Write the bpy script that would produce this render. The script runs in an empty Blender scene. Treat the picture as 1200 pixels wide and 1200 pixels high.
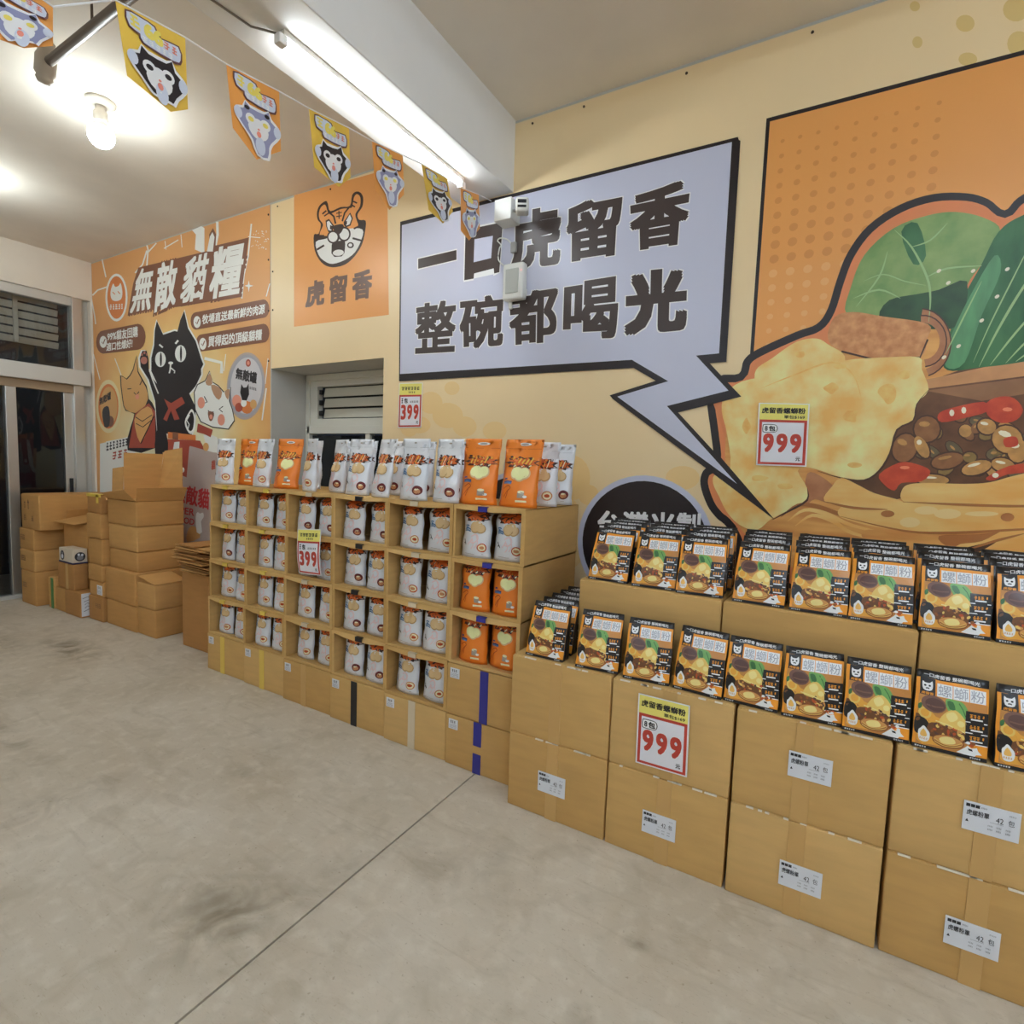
import bpy, bmesh, math, random
from mathutils import Vector, Matrix, noise

# ------------------------------------------------------------------ camera, world, exposure
S = bpy.context.scene
COL = S.collection
rnd = random.Random(11)
FPX, HC = 633.5, 1.5                      # focal length in pixels of a 1200 px frame, eye height
YAW, PITCH, ROLL = [math.radians(a) for a in (-30.06, -4.665, 2.033)]
FWD = Vector((math.sin(YAW) * math.cos(PITCH), math.cos(YAW) * math.cos(PITCH), math.sin(PITCH)))
_r0 = Vector((math.cos(YAW), -math.sin(YAW), 0)); _u0 = _r0.cross(FWD)
RGT = math.cos(ROLL) * _r0 + math.sin(ROLL) * _u0
UPV = RGT.cross(FWD)
EYE = Vector((0, 0, HC))
cam_data = bpy.data.cameras.new('camera')
cam_data.sensor_width = 36.0
cam_data.lens = 36.0 * FPX / 1200.0
cam_data.clip_start = 0.02
cam = bpy.data.objects.new('camera', cam_data)
COL.objects.link(cam)
cam.matrix_world = Matrix(((RGT.x, UPV.x, -FWD.x, EYE.x), (RGT.y, UPV.y, -FWD.y, EYE.y), (RGT.z, UPV.z, -FWD.z, EYE.z), (0, 0, 0, 1)))
S.camera = cam
S.view_settings.view_transform = 'Standard'
S.view_settings.look = 'None'
S.view_settings.gamma = 1.0
S.view_settings.use_curve_mapping = False
S.view_settings.exposure = 1.0
S.cycles.use_denoising = True
S.cycles.max_bounces = 8
S.cycles.diffuse_bounces = 5
w = bpy.data.worlds.new('night'); S.world = w; w.use_nodes = True
w.node_tree.nodes['Background'].inputs[0].default_value = (0.01, 0.013, 0.02, 1)
w.node_tree.nodes['Background'].inputs[1].default_value = 0.6
TUBE_W, BULB_W = 71.0, 60.0               # emission strength of the tubes and bulbs
TUBE_C, BULB_C = (0.79, 1.0, 1.24), (0.90, 1.0, 1.02)

# room measures (metres): the mural wall is the plane y = YW, x runs along it, floor z = 0
YW, XL, XR, YF, ZC = 2.88, -7.005, 4.6, -4.6, 3.535
BX0, BX1, BZ = -2.11, -1.733, 3.13        # ceiling beam

def ray(px, py): return (px - 600) * RGT + (600 - py) * UPV + FPX * FWD
def onX(px, py, X): d = ray(px, py); return EYE + d * ((X - EYE.x) / d.x)
def onY(px, py, Y): d = ray(px, py); return EYE + d * ((Y - EYE.y) / d.y)
def onZ(px, py, Z): d = ray(px, py); return EYE + d * ((Z - EYE.z) / d.z)
def onP(px, py, P0, n): d = ray(px, py); return EYE + d * ((P0 - EYE).dot(n) / d.dot(n))

# ------------------------------------------------------------------ materials
def lin(c): c /= 255.0; return c / 12.92 if c <= 0.04045 else ((c + 0.055) / 1.055) ** 2.4
ALB = 1.25
def K(r, g, b, k=1.0): return tuple(min(0.9, lin(c) * ALB * k) for c in (r, g, b))
_mats = {}
def mat(name, rgb, rough=0.6, metal=0.0, var=0.0, scale=6.0, bump=0.0, bscale=60.0, rgb2=None, stretch=(1, 1, 1), spec=0.5, coat=0.0):
    if name in _mats: return _mats[name]
    m = bpy.data.materials.new(name); m.use_nodes = True
    nt = m.node_tree; N = nt.nodes; b = N['Principled BSDF']
    b.inputs['Base Color'].default_value = (*rgb, 1)
    b.inputs['Roughness'].default_value = rough
    b.inputs['Metallic'].default_value = metal
    b.inputs['Specular IOR Level'].default_value = spec
    b.inputs['Coat Weight'].default_value = coat
    if var > 0 or rgb2 or bump > 0:
        tc = N.new('ShaderNodeTexCoord'); mp = N.new('ShaderNodeMapping')
        mp.inputs['Scale'].default_value = stretch
        nt.links.new(tc.outputs['Object'], mp.inputs['Vector'])
    if var > 0 or rgb2:
        n = N.new('ShaderNodeTexNoise'); n.inputs['Scale'].default_value = scale; n.inputs['Detail'].default_value = 6
        nt.links.new(mp.outputs[0], n.inputs['Vector'])
        cr = N.new('ShaderNodeValToRGB')
        lo = rgb2 or tuple(c * (1 - var) for c in rgb); hi = rgb if rgb2 else tuple(min(0.95, c * (1 + var)) for c in rgb)
        cr.color_ramp.elements[0].position = 0.36; cr.color_ramp.elements[1].position = 0.66
        cr.color_ramp.elements[0].color = (*lo, 1); cr.color_ramp.elements[1].color = (*hi, 1)
        nt.links.new(n.outputs['Fac'], cr.inputs[0]); nt.links.new(cr.outputs[0], b.inputs['Base Color'])
    if bump > 0:
        n2 = N.new('ShaderNodeTexNoise'); n2.inputs['Scale'].default_value = bscale; n2.inputs['Detail'].default_value = 4
        nt.links.new(mp.outputs[0], n2.inputs['Vector'])
        bp = N.new('ShaderNodeBump'); bp.inputs['Strength'].default_value = bump; bp.inputs['Distance'].default_value = 0.01
        nt.links.new(n2.outputs['Fac'], bp.inputs['Height']); nt.links.new(bp.outputs[0], b.inputs['Normal'])
    _mats[name] = m
    return m
def emit(name, rgb, s):
    if name in _mats: return _mats[name]
    m = bpy.data.materials.new(name); m.use_nodes = True; nt = m.node_tree
    e = nt.nodes.new('ShaderNodeEmission'); e.inputs[0].default_value = (*rgb, 1); e.inputs[1].default_value = s
    nt.links.new(e.outputs[0], nt.nodes['Material Output'].inputs[0]); _mats[name] = m
    return m
def glass(name, tint, gloss=0.5):
    if name in _mats: return _mats[name]
    m = bpy.data.materials.new(name); m.use_nodes = True; nt = m.node_tree; N = nt.nodes
    t = N.new('ShaderNodeBsdfTransparent'); t.inputs[0].default_value = (*tint, 1)
    g = N.new('ShaderNodeBsdfGlossy'); g.inputs['Roughness'].default_value = 0.02
    f = N.new('ShaderNodeFresnel'); f.inputs[0].default_value = 1.5
    mx = N.new('ShaderNodeMixShader')
    nt.links.new(f.outputs[0], mx.inputs[0]); nt.links.new(t.outputs[0], mx.inputs[1]); nt.links.new(g.outputs[0], mx.inputs[2])
    nt.links.new(mx.outputs[0], N['Material Output'].inputs[0]); _mats[name] = m
    return m

# ------------------------------------------------------------------ mesh building
class MB:
    def __init__(s): s.v = []; s.f = []; s.m = []; s.mats = []
    def mi(s, mt):
        if mt not in s.mats: s.mats.append(mt)
        return s.mats.index(mt)
    def face(s, pts, mt):
        n = len(s.v); s.v += [tuple(p) for p in pts]; s.f.append(tuple(range(n, n + len(pts)))); s.m.append(s.mi(mt))
    def add(s, vs, fs, mt):
        n = len(s.v); s.v += [tuple(p) for p in vs]; i = s.mi(mt)
        for f in fs: s.f.append(tuple(n + k for k in f)); s.m.append(i)
    def box(s, a, b, mt, M=None):
        vs = [Vector((x, y, z)) for z in (a[2], b[2]) for y in (a[1], b[1]) for x in (a[0], b[0])]
        if M: vs = [M @ v for v in vs]
        s.add(vs, [(0, 2, 3, 1), (4, 5, 7, 6), (0, 1, 5, 4), (2, 6, 7, 3), (0, 4, 6, 2), (1, 3, 7, 5)], mt)
    def bbox(s, a, b, mt, bev=0.004, M=None, sub=0, jit=0.0, seed=0):
        bm = bmesh.new(); bmesh.ops.create_cube(bm, size=1.0)
        for v in bm.verts:
            v.co = Vector([a[i] + (v.co[i] + 0.5) * (b[i] - a[i]) for i in range(3)])
        bmesh.ops.bevel(bm, geom=bm.edges[:], offset=bev, segments=2, affect='EDGES', profile=0.6)
        if sub: bmesh.ops.subdivide_edges(bm, edges=[e for e in bm.edges if e.calc_length() > 0.05], cuts=sub, use_grid_fill=True)
        if jit:
            for v in bm.verts:
                q = noise.noise_vector(v.co * 7 + Vector((seed, seed * 1.7, 3)))
                if a[2] + 0.004 < v.co.z < b[2] - 0.012: v.co += q * jit
        bm.verts.ensure_lookup_table()
        vs = [(M @ v.co) if M else v.co.copy() for v in bm.verts]
        s.add(vs, [tuple(v.index for v in f.verts) for f in bm.faces], mt); bm.free()
    def tube(s, pts, r, mt, n=8):
        pts = [Vector(p) for p in pts]; rings = []
        for i, p in enumerate(pts):
            t = (pts[min(i + 1, len(pts) - 1)] - pts[max(i - 1, 0)]).normalized()
            a = t.cross(Vector((0, 0, 1)));  a = a if a.length > 0.05 else t.cross(Vector((1, 0, 0)))
            a.normalize(); c = t.cross(a)
            rings.append([p + r * (math.cos(k * 2 * math.pi / n) * a + math.sin(k * 2 * math.pi / n) * c) for k in range(n)])
        vs = [q for rg in rings for q in rg]
        fs = [(i * n + k, i * n + (k + 1) % n, (i + 1) * n + (k + 1) % n, (i + 1) * n + k) for i in range(len(pts) - 1) for k in range(n)]
        fs += [tuple(range(n - 1, -1, -1)), tuple((len(pts) - 1) * n + k for k in range(n))]
        s.add(vs, fs, mt)
    def lathe(s, prof, c, mt, n=20, M=None):
        vs = []; m = len(prof)
        for k in range(n):
            a = k * 2 * math.pi / n
            for r, z in prof:
                v = Vector((r * math.cos(a), r * math.sin(a), z)); v = (M @ v) if M else v; vs.append(v + Vector(c))
        fs = [(k * m + i, ((k + 1) % n) * m + i, ((k + 1) % n) * m + i + 1, k * m + i + 1) for k in range(n) for i in range(m - 1)]
        s.add(vs, fs, mt)
    def mesh(s, name, smooth=False):
        me = bpy.data.meshes.new(name); me.from_pydata(s.v, [], s.f)
        for mt in s.mats: me.materials.append(mt)
        me.polygons.foreach_set('material_index', s.m)
        if smooth: me.polygons.foreach_set('use_smooth', [True] * len(me.polygons))
        me.update(); return me
    def build(s, name, parent=None, smooth=False, label=None):
        return link(name, s.mesh(name, smooth), parent, label)
def link(name, me, parent=None, label=None):
    o = bpy.data.objects.new(name, me); COL.objects.link(o)
    if parent: o.parent = parent
    if label: o['label'] = label
    return o
def tag(o, label, cat, group=None):
    o['label'] = label; o['category'] = cat
    if group: o['group'] = group
    return o
def thing(name, label, cat, loc=(0, 0, 0), rz=0.0, group=None):
    o = bpy.data.objects.new(name, None); o.empty_display_size = 0.05; COL.objects.link(o)
    o.location = loc; o.rotation_euler = (0, 0, rz)
    return tag(o, label, cat, group)
def struct(o, label): o['kind'] = 'structure'; o['label'] = label; return o

# ------------------------------------------------------------------ printing on surfaces
class Sheet:                                # a surface with its own 2-D coordinates; layers lie a hair above each other
    def __init__(s, f, n=None, base=0.0008, step=0.0005): s.f = f; s.n = n; s.base = base; s.step = step; s.c = [0]
    def tick(s): s.c[0] = (s.c[0] + 1) % 14; return s.c[0] * 0.06   # overlapping shapes of one layer never share a plane
    def at(s, u, v, k):
        p = s.f(u, v)
        if s.n is not None: nn = s.n
        else:
            e = 0.01; nn = (s.f(u + e, v) - s.f(u - e, v)).cross(s.f(u, v + e) - s.f(u, v - e))
            nn = nn.normalized()
        return p + nn * (s.base + k * s.step)
    def moved(s, o):                        # the same sheet seen from an object placed at o
        q = Sheet(lambda u, v: s.f(u, v) - o, s.n, s.base, s.step); q.c = s.c; return q
def poly(mb, sh, pts, k, mt, fan=False):
    k += sh.tick()
    if fan:
        cu = sum(p[0] for p in pts) / len(pts); cv = sum(p[1] for p in pts) / len(pts); n = len(pts)
        vs = [sh.at(cu, cv, k)] + [sh.at((cu + p[0]) / 2, (cv + p[1]) / 2, k) for p in pts] + [sh.at(*p, k) for p in pts]
        fs = [(0, 1 + i, 1 + (i + 1) % n) for i in range(n)] + [(1 + i, 1 + n + i, 1 + n + (i + 1) % n, 1 + (i + 1) % n) for i in range(n)]
        mb.add(vs, fs, mt)
    else: mb.face([sh.at(*p, k) for p in pts], mt)
def ell(cu, cv, ru, rv, n=20, a=0.0):
    c, s_ = math.cos(a), math.sin(a)
    return [(cu + ru * math.cos(t) * c - rv * math.sin(t) * s_, cv + ru * math.cos(t) * s_ + rv * math.sin(t) * c) for t in [2 * math.pi * i / n for i in range(n)]]
def smooth(pts, m=5, closed=True):
    n = len(pts); out = []
    for i in range(n if closed else n - 1):
        g = (lambda j: pts[j % n]) if closed else (lambda j: pts[max(0, min(n - 1, j))])
        a, b, c, d = g(i - 1), g(i), g(i + 1), g(i + 2)
        for q in range(m):
            t = q / m
            out.append(tuple(0.5 * (2 * b[x] + (c[x] - a[x]) * t + (2 * a[x] - 5 * b[x] + 4 * c[x] - d[x]) * t * t + (3 * b[x] - a[x] - 3 * c[x] + d[x]) * t ** 3) for x in (0, 1)))
    if not closed: out.append(tuple(pts[-1]))
    return out
def stroke(mb, sh, pts, wd, k, mt, taper=False):
    n = len(pts); L = []; R = []; k += sh.tick()
    for i, p in enumerate(pts):
        a = pts[max(0, i - 1)]; b = pts[min(n - 1, i + 1)]
        dx, dy = b[0] - a[0], b[1] - a[1]; l = math.hypot(dx, dy) or 1
        ww = wd[i] / 2 if isinstance(wd, (list, tuple)) else wd / 2
        if taper: ww *= max(0.12, math.sin(math.pi * (i + 0.4) / n))
        L.append((p[0] - dy / l * ww, p[1] + dx / l * ww)); R.append((p[0] + dy / l * ww, p[1] - dx / l * ww))
    for i in range(n - 1): mb.face([sh.at(*q, k) for q in (L[i], L[i + 1], R[i + 1], R[i])], mt)
_gl = {}
def glyphs(t):
    if t not in _gl:
        c = bpy.data.curves.new('t', 'FONT'); c.body = t; c.resolution_u = 3
        o = bpy.data.objects.new('t', c); COL.objects.link(o)
        dg = bpy.context.evaluated_depsgraph_get(); me = bpy.data.meshes.new_from_object(o.evaluated_get(dg))
        vs = [(v.co.x, v.co.y) for v in me.vertices]; fs = [tuple(p.vertices) for p in me.polygons]
        bpy.data.objects.remove(o); bpy.data.curves.remove(c); bpy.data.meshes.remove(me)
        x0, x1 = min(v[0] for v in vs), max(v[0] for v in vs); y0, y1 = min(v[1] for v in vs), max(v[1] for v in vs)
        _gl[t] = ([((x - x0) / (x1 - x0), (y - y0) / (y1 - y0)) for x, y in vs], fs, (x1 - x0) / (y1 - y0))
    return _gl[t]
def quad_map(q, u, v):                     # q = TL, TR, BR, BL; v runs upwards
    tl, tr, br, bl = q
    return tuple((bl[i] * (1 - u) + br[i] * u) * (1 - v) + (tl[i] * (1 - u) + tr[i] * u) * v for i in (0, 1))
def text(mb, sh, t, q, k, mt, bold=0.0):
    vs, fs, asp = glyphs(t)
    offs = [(0, 0)] if not bold else [(0, 0)] + [(bold * a, bold * b * 0.8) for a in (-1, 0, 1) for b in (-1, 0, 1) if a or b]
    for i_, (du, dv) in enumerate(offs):
        mb.add([sh.at(*quad_map(q, u * (1 - 2 * bold / asp) + bold / asp + du / asp, v * (1 - 2 * bold) + bold + dv), k + i_ * 0.09) for u, v in vs], fs, mt)
def rect(u0, v0, u1, v1): return [(u0, v0), (u1, v0), (u1, v1), (u0, v1)]
def marks(mb, sh, q, n, k, mt, seed=0, fill=0.78):   # a line of print too small to read
    r = random.Random(seed)
    for i in range(n):
        a = i / n; b = a + fill / n
        for y0, y1 in ((0.0, 0.22), (0.4, 0.6), (0.78, 1.0)):
            e = r.uniform(0, 0.25 / n)
            poly(mb, sh, [quad_map(q, a + e, y0), quad_map(q, b - e * r.random(), y0), quad_map(q, b - e, y1), quad_map(q, a + e * r.random(), y1)], k, mt)
        xm = a + (b - a) * r.uniform(0.25, 0.7)
        poly(mb, sh, [quad_map(q, xm, 0), quad_map(q, xm + 0.16 / n, 0), quad_map(q, xm + 0.16 / n, 1), quad_map(q, xm, 1)], k, mt)

# ------------------------------------------------------------------ room shell
PAINT = mat('white_paint', K(214, 206, 194), 0.75, var=0.04, scale=2.0, bump=0.03, bscale=18)
BEAMP = mat('beam_paint', K(214, 212, 208), 0.7, var=0.03, scale=2.0, bump=0.02, bscale=25)
PLAST = mat('grey_plaster', K(176, 174, 168), 0.7, var=0.04, scale=3.0)
ALU = mat('brushed_aluminium', (0.62, 0.61, 0.58), 0.32, 0.85)
ALUM = mat('satin_aluminium', (0.66, 0.65, 0.62), 0.5, 0.35)
DARK = mat('dark_rubber', (0.012, 0.012, 0.013), 0.6)
GLASS = glass('door_glass', (0.86, 0.88, 0.9))

def concrete():
    m = bpy.data.materials.new('worn_concrete'); m.use_nodes = True; nt = m.node_tree; N = nt.nodes; L = nt.links
    b = N['Principled BSDF']; b.inputs['Roughness'].default_value = 0.62; b.inputs['Specular IOR Level'].default_value = 0.35
    tc = N.new('ShaderNodeTexCoord')
    def nz(scale, det=6, stretch=None, dist=0.0):
        n = N.new('ShaderNodeTexNoise'); n.inputs['Scale'].default_value = scale; n.inputs['Detail'].default_value = det; n.inputs['Distortion'].default_value = dist
        if stretch:
            mp = N.new('ShaderNodeMapping'); mp.inputs['Scale'].default_value = stretch; mp.inputs['Rotation'].default_value = (0, 0, 0.5)
            L.new(tc.outputs['Object'], mp.inputs['Vector']); L.new(mp.outputs[0], n.inputs['Vector'])
        else: L.new(tc.outputs['Object'], n.inputs['Vector'])
        return n.outputs['Fac']
    def ramp(src, p0, p1, c0=0.0, c1=1.0):
        r = N.new('ShaderNodeMapRange'); r.inputs[1].default_value = p0; r.inputs[2].default_value = p1; r.inputs[3].default_value = c0; r.inputs[4].default_value = c1
        L.new(src, r.inputs[0]); return r.outputs[0]
    def mul(a, c):
        n = N.new('ShaderNodeMath'); n.operation = 'MULTIPLY'; L.new(a, n.inputs[0])
        if isinstance(c, float): n.inputs[1].default_value = c
        else: L.new(c, n.inputs[1])
        return n.outputs[0]
    def add(a, c): n = N.new('ShaderNodeMath'); n.operation = 'ADD'; n.use_clamp = True; L.new(a, n.inputs[0]); L.new(c, n.inputs[1]); return n.outputs[0]
    def mix(f, c0, col):
        x = N.new('ShaderNodeMix'); x.data_type = 'RGBA'; L.new(f, x.inputs[0])
        if isinstance(c0, tuple): x.inputs[6].default_value = (*c0, 1)
        else: L.new(c0, x.inputs[6])
        x.inputs[7].default_value = (*col, 1); return x.outputs[2]
    c = mix(ramp(nz(1.1, 8, None, 0.6), 0.35, 0.7), K(186, 176, 160), K(172, 160, 141))
    c = mix(mul(ramp(nz(16, 8), 0.5, 0.72), 0.35), c, K(205, 198, 184))
    c = mix(mul(ramp(nz(3.2, 9, (1, 5, 1), 1.2), 0.55, 0.75), 0.4), c, K(150, 136, 115))          # trowel streaks
    c = mix(mul(ramp(nz(60, 3), 0.66, 0.74), 0.5), c, K(130, 115, 95))
    c = mix(mul(ramp(nz(26, 8, (1, 9, 1), 2.0), 0.62, 0.70), 0.45), c, K(140, 124, 100))          # fine scratches
    c = mix(mul(ramp(nz(7, 10, None, 0.8), 0.52, 0.74), 0.45), c, K(150, 138, 118))                            # specks
    # dirt patches worn into the slab: (x, y, rx, ry, strength)
    dirt = None; brk = ramp(nz(5.5, 10, None, 1.5), 0.36, 0.66)
    for x, y, rx, ry, st in [(-1.62, 1.00, 0.28, 0.22, 0.75), (-1.45, 1.28, 0.10, 0.16, 0.4), (-4.9, 1.82, 0.42, 0.16, 0.95), (-5.5, 1.55, 0.5, 0.13, 0.6), (-3.6, 1.05, 0.5, 0.07, 0.55), (-2.75, 0.95, 0.12, 0.3, 0.5),
                             (-2.35, 1.52, 0.10, 0.05, 0.8), (-1.2, 1.55, 0.35, 0.1, 0.35), (-2.0, 1.75, 0.16, 0.05, 0.45), (-0.42, 1.62, 0.05, 0.05, 0.6), (-0.48, 1.30, 0.04, 0.05, 0.7), (-3.2, 0.6, 0.09, 0.5, 0.5), (-1.0, 1.72, 0.2, 0.08, 0.3)]:
        mp = N.new('ShaderNodeMapping'); mp.vector_type = 'TEXTURE'
        mp.inputs['Location'].default_value = (x, y, 0); mp.inputs['Scale'].default_value = (rx, ry, 1)
        L.new(tc.outputs['Object'], mp.inputs['Vector'])
        ln = N.new('ShaderNodeVectorMath'); ln.operation = 'LENGTH'; L.new(mp.outputs[0], ln.inputs[0])
        d = mul(ramp(ln.outputs['Value'], 1.25, 0.1), float(st))
        dirt = d if dirt is None else add(dirt, d)
    c = mix(mul(dirt, brk), c, K(104, 92, 72))
    L.new(c, b.inputs['Base Color'])
    bp = N.new('ShaderNodeBump'); bp.inputs['Strength'].default_value = 0.12; bp.inputs['Distance'].default_value = 0.01
    L.new(nz(30, 6), bp.inputs['Height']); L.new(bp.outputs[0], b.inputs['Normal'])
    return m
CONC = concrete()
JX = -1.389
m = MB()
m.box((XL - 1.6, YF, -0.12), (JX - 0.0038, YW + 0.4, 0.0), CONC)
m.box((JX + 0.0038, YF, -0.12), (XR, YW + 0.4, 0.0), CONC)
m.box((JX - 0.0038, YF, -0.12), (JX + 0.0038, YW + 0.4, -0.012), DARK)
struct(m.build('floor'), 'worn grey concrete floor with a saw-cut joint')
m = MB(); m.box((XL - 0.3, YF - 0.2, ZC), (XR + 0.2, YW + 0.42, ZC + 0.15), PAINT)
struct(m.build('ceiling'), 'white painted flat ceiling')
m = MB(); m.bbox((BX0, YF, BZ), (BX1, YW - 0.001, ZC + 0.05), BEAMP, 0.006)
struct(m.build('trim_1'), 'white painted concrete beam running across the ceiling')
# mural wall with the window recess
WX0, WX1, WZ0, WZ1, WD = -3.983, -2.749, 1.12, 2.238, 3.285
m = MB()
for a, b_ in [((XL - 0.2, WX0), (0, ZC)), ((WX1, XR), (0, ZC)), ((WX0, WX1), (0, WZ0)), ((WX0, WX1), (WZ1, ZC))]:
    m.box((a[0], YW, b_[0]), (a[1], WD + 0.12, b_[1]), PLAST)
struct(m.build('wall_back'), 'long wall behind the mural with a recessed window')
m = MB()
DY1, DZ = 2.862, 3.13                      # door opening in the left wall: y from -2.2 to DY1
m.box((XL - 0.2, YF, 0), (XL, -2.2, ZC), PAINT); m.box((XL - 0.2, -2.2, DZ), (XL, YW, ZC), PAINT); m.box((XL - 0.2, DY1, 0), (XL, YW, DZ), PAINT)
struct(m.build('wall_left'), 'white end wall above and beside the glass doors')
m = MB(); m.box((XR, YF, 0), (XR + 0.2, YW + 0.4, ZC), PAINT); struct(m.build('wall_right'), 'plain white wall')
m = MB(); m.box((XL - 0.2, YF - 0.2, 0), (XR + 0.2, YF, ZC), PAINT); struct(m.build('wall_front'), 'plain white wall opposite the mural')

# glass shopfront in the left wall
d1 = thing('door_1', 'aluminium framed glass sliding doors with a transom light above', 'door', (XL - 0.1, 0.3, 0)); d1['kind'] = 'structure'
o = Vector(d1.location)
def dbox(name, a, b, mt, par=d1, bev=0.004, label=None):
    m = MB(); m.bbox(Vector(a) - o, Vector(b) - o, mt, bev); return m.build(name, par, label=label)
X0 = XL - 0.13
dbox('jamb', (X0, 2.70, 0), (X0 + 0.11, 2.79, DZ), ALU)
dbox('jamb', (X0, 2.79, 0), (X0 + 0.06, DY1, DZ), PLAST, label='pale plastered reveal strip beside the aluminium post')
dbox('head', (X0, -2.2, DZ - 0.09), (X0 + 0.1, 2.70, DZ), ALUM)
dbox('transom_bar', (X0 - 0.01, -2.2, 2.215), (X0 + 0.17, 2.835, 2.375), ALUM, bev=0.006)
dbox('track', (X0, -2.2, 0.0), (X0 + 0.12, 2.70, 0.035), ALUM)
dbox('hanging_rail', (X0 + 0.02, -2.2, 2.13), (X0 + 0.10, 2.70, 2.215), mat('tan_steel', K(150, 128, 102), 0.5))
for y in (-2.2, -0.45, 1.98): dbox('mullion', (X0, y, 2.375), (X0 + 0.11, y + 0.10, DZ - 0.09), ALU)
for y in (-2.2, -0.45, 2.14): dbox('stile', (X0 + 0.02, y, 0.035), (X0 + 0.09, y + 0.085, 2.13), ALU)
dbox('stile', (X0 + 0.02, 2.62, 0.035), (X0 + 0.07, 2.70, 2.13), ALU)
for y0, y1 in ((-2.12, -0.45), (-0.36, 2.14), (2.22, 2.62)):
    dbox('pane', (X0 + 0.045, y0, 0.035), (X0 + 0.052, y1, 2.13), GLASS, bev=0.0005)
for y0, y1 in ((-2.1, -0.45), (-0.35, 1.98), (2.08, 2.70)):
    dbox('transom_pane', (X0 + 0.045, y0, 2.375), (X0 + 0.052, y1, DZ - 0.09), GLASS, bev=0.0005)
dbox('handle', (X0 + 0.07, 2.65, 1.02), (X0 + 0.09, 2.68, 1.22), DARK, label='small black door pull')
# roller shutter just outside, half lowered above the transom
SHUT = mat('shutter_enamel', K(196, 184, 162), 0.5, var=0.05, scale=4)
rs = thing('roller_shutter', 'beige roller shutter slats half lowered behind the transom glass', 'shutter', (XL - 0.26, 0.3, 2.6)); o2 = Vector(rs.location)
for k in range(6):
    z = 2.60 + k * 0.085
    m = MB(); M_ = Matrix.Translation(Vector((XL - 0.26, 0, z)) - o2) @ Matrix.Rotation(0.30, 4, 'Y')
    m.bbox((-0.008, -2.4, 0), (0.008, 2.66, 0.066), SHUT, 0.006, M_); m.build('slat', rs)
m = MB(); m.bbox(Vector((XL - 0.28, -2.4, 3.10)) - o2, Vector((XL - 0.205, 2.8, 3.2)) - o2, SHUT, 0.01); m.build('shutter_box', rs)
for y in (-0.6, 2.28):
    m = MB(); m.bbox(Vector((XL - 0.235, y, 2.60)) - o2, Vector((XL - 0.215, y + 0.04, 3.10)) - o2, SHUT, 0.004); m.build('strap', rs)
m = MB(); m.box((XL - 1.6, -3.0, 0), (XL - 1.5, YW + 0.4, 3.4), mat('night_street', (0.012, 0.014, 0.02), 0.9, var=0.6, scale=1.5)); m.box((XL - 1.6, YW + 0.3, 0), (XL - 0.2, YW + 0.4, 3.4), _mats['night_street'])
m.box((XL - 1.6, -3.0, 3.3), (XL - 0.2, YW + 0.4, 3.4), _mats['night_street'])
struct(m.build('wall_street'), 'dark unlit porch seen through the door glass')

# recessed window
w1 = thing('window_1', 'white aluminium louvre window set deep in the wall', 'window', (-3.37, WD, WZ0)); w1['kind'] = 'structure'; o3 = Vector(w1.location)
WF = mat('window_enamel', K(205, 203, 192), 0.4); SL = mat('louvre_enamel', K(192, 188, 172), 0.4)
def wbox(name, a, b, mt, bev=0.003, M=None, par=w1):
    m = MB(); m.bbox(Vector(a) - o3, Vector(b) - o3, mt, bev, M); return m.build(name, par)
for a, b_ in (((WX0 + 0.02, WD - 0.08, WZ1 - 0.055), (WX1, WD + 0.02, WZ1 - 0.004)), ((WX0 + 0.02, WD - 0.07, 1.735), (WX1, WD + 0.02, 1.80)), ((WX0 + 0.02, WD - 0.07, WZ0), (WX1, WD + 0.02, WZ0 + 0.06))): wbox('frame_rail', a, b_, WF)
for x in (WX0 + 0.004, WX1 - 0.05): wbox('frame_stile', (x, WD - 0.07, WZ0 + 0.06), (x + 0.046, WD + 0.02, WZ1 - 0.055), WF)
for a, b_ in (((-3.93, WD - 0.06, 1.80), (WX1 - 0.05, WD, 1.862)), ((-3.93, WD - 0.06, 2.135), (WX1 - 0.05, WD, 2.183))): wbox('louvre_rail', a, b_, WF)
wbox('louvre_post', (-3.93, WD - 0.06, 1.862), (-3.845, WD, 2.135), WF)
for k in range(3):
    z = 1.872 + k * 0.089
    m = MB(); M_ = Matrix.Translation(Vector((0, WD - 0.025, z)) - Vector((0, o3.y, o3.z))) @ Matrix.Rotation(-0.22, 4, 'X')
    m.bbox((-3.80 - o3.x, -0.004, 0), (WX1 - 0.05 - o3.x, 0.004, 0.077), SL, 0.002, M_); m.build('slat', w1)
    wbox('slat_clip', (-3.838, WD - 0.045, z + 0.02), (-3.805, WD - 0.02, z + 0.06), DARK)
wbox('backing', (-3.84, WD + 0.005, 1.86), (WX1, WD + 0.012, 2.14), mat('dark_gap', (0.03, 0.03, 0.028), 0.8), 0.001)
wbox('sash_stile', (-3.27, WD - 0.06, WZ0 + 0.06), (-3.22, WD, 1.735), WF)
for x0, x1 in ((WX0 + 0.05, -3.27), (-3.22, WX1 - 0.05)): wbox('pane', (x0, WD - 0.035, WZ0 + 0.06), (x1, WD - 0.03, 1.72), mat('dark_pane', (0.015, 0.017, 0.02), 0.06), 0.0005)

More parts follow.
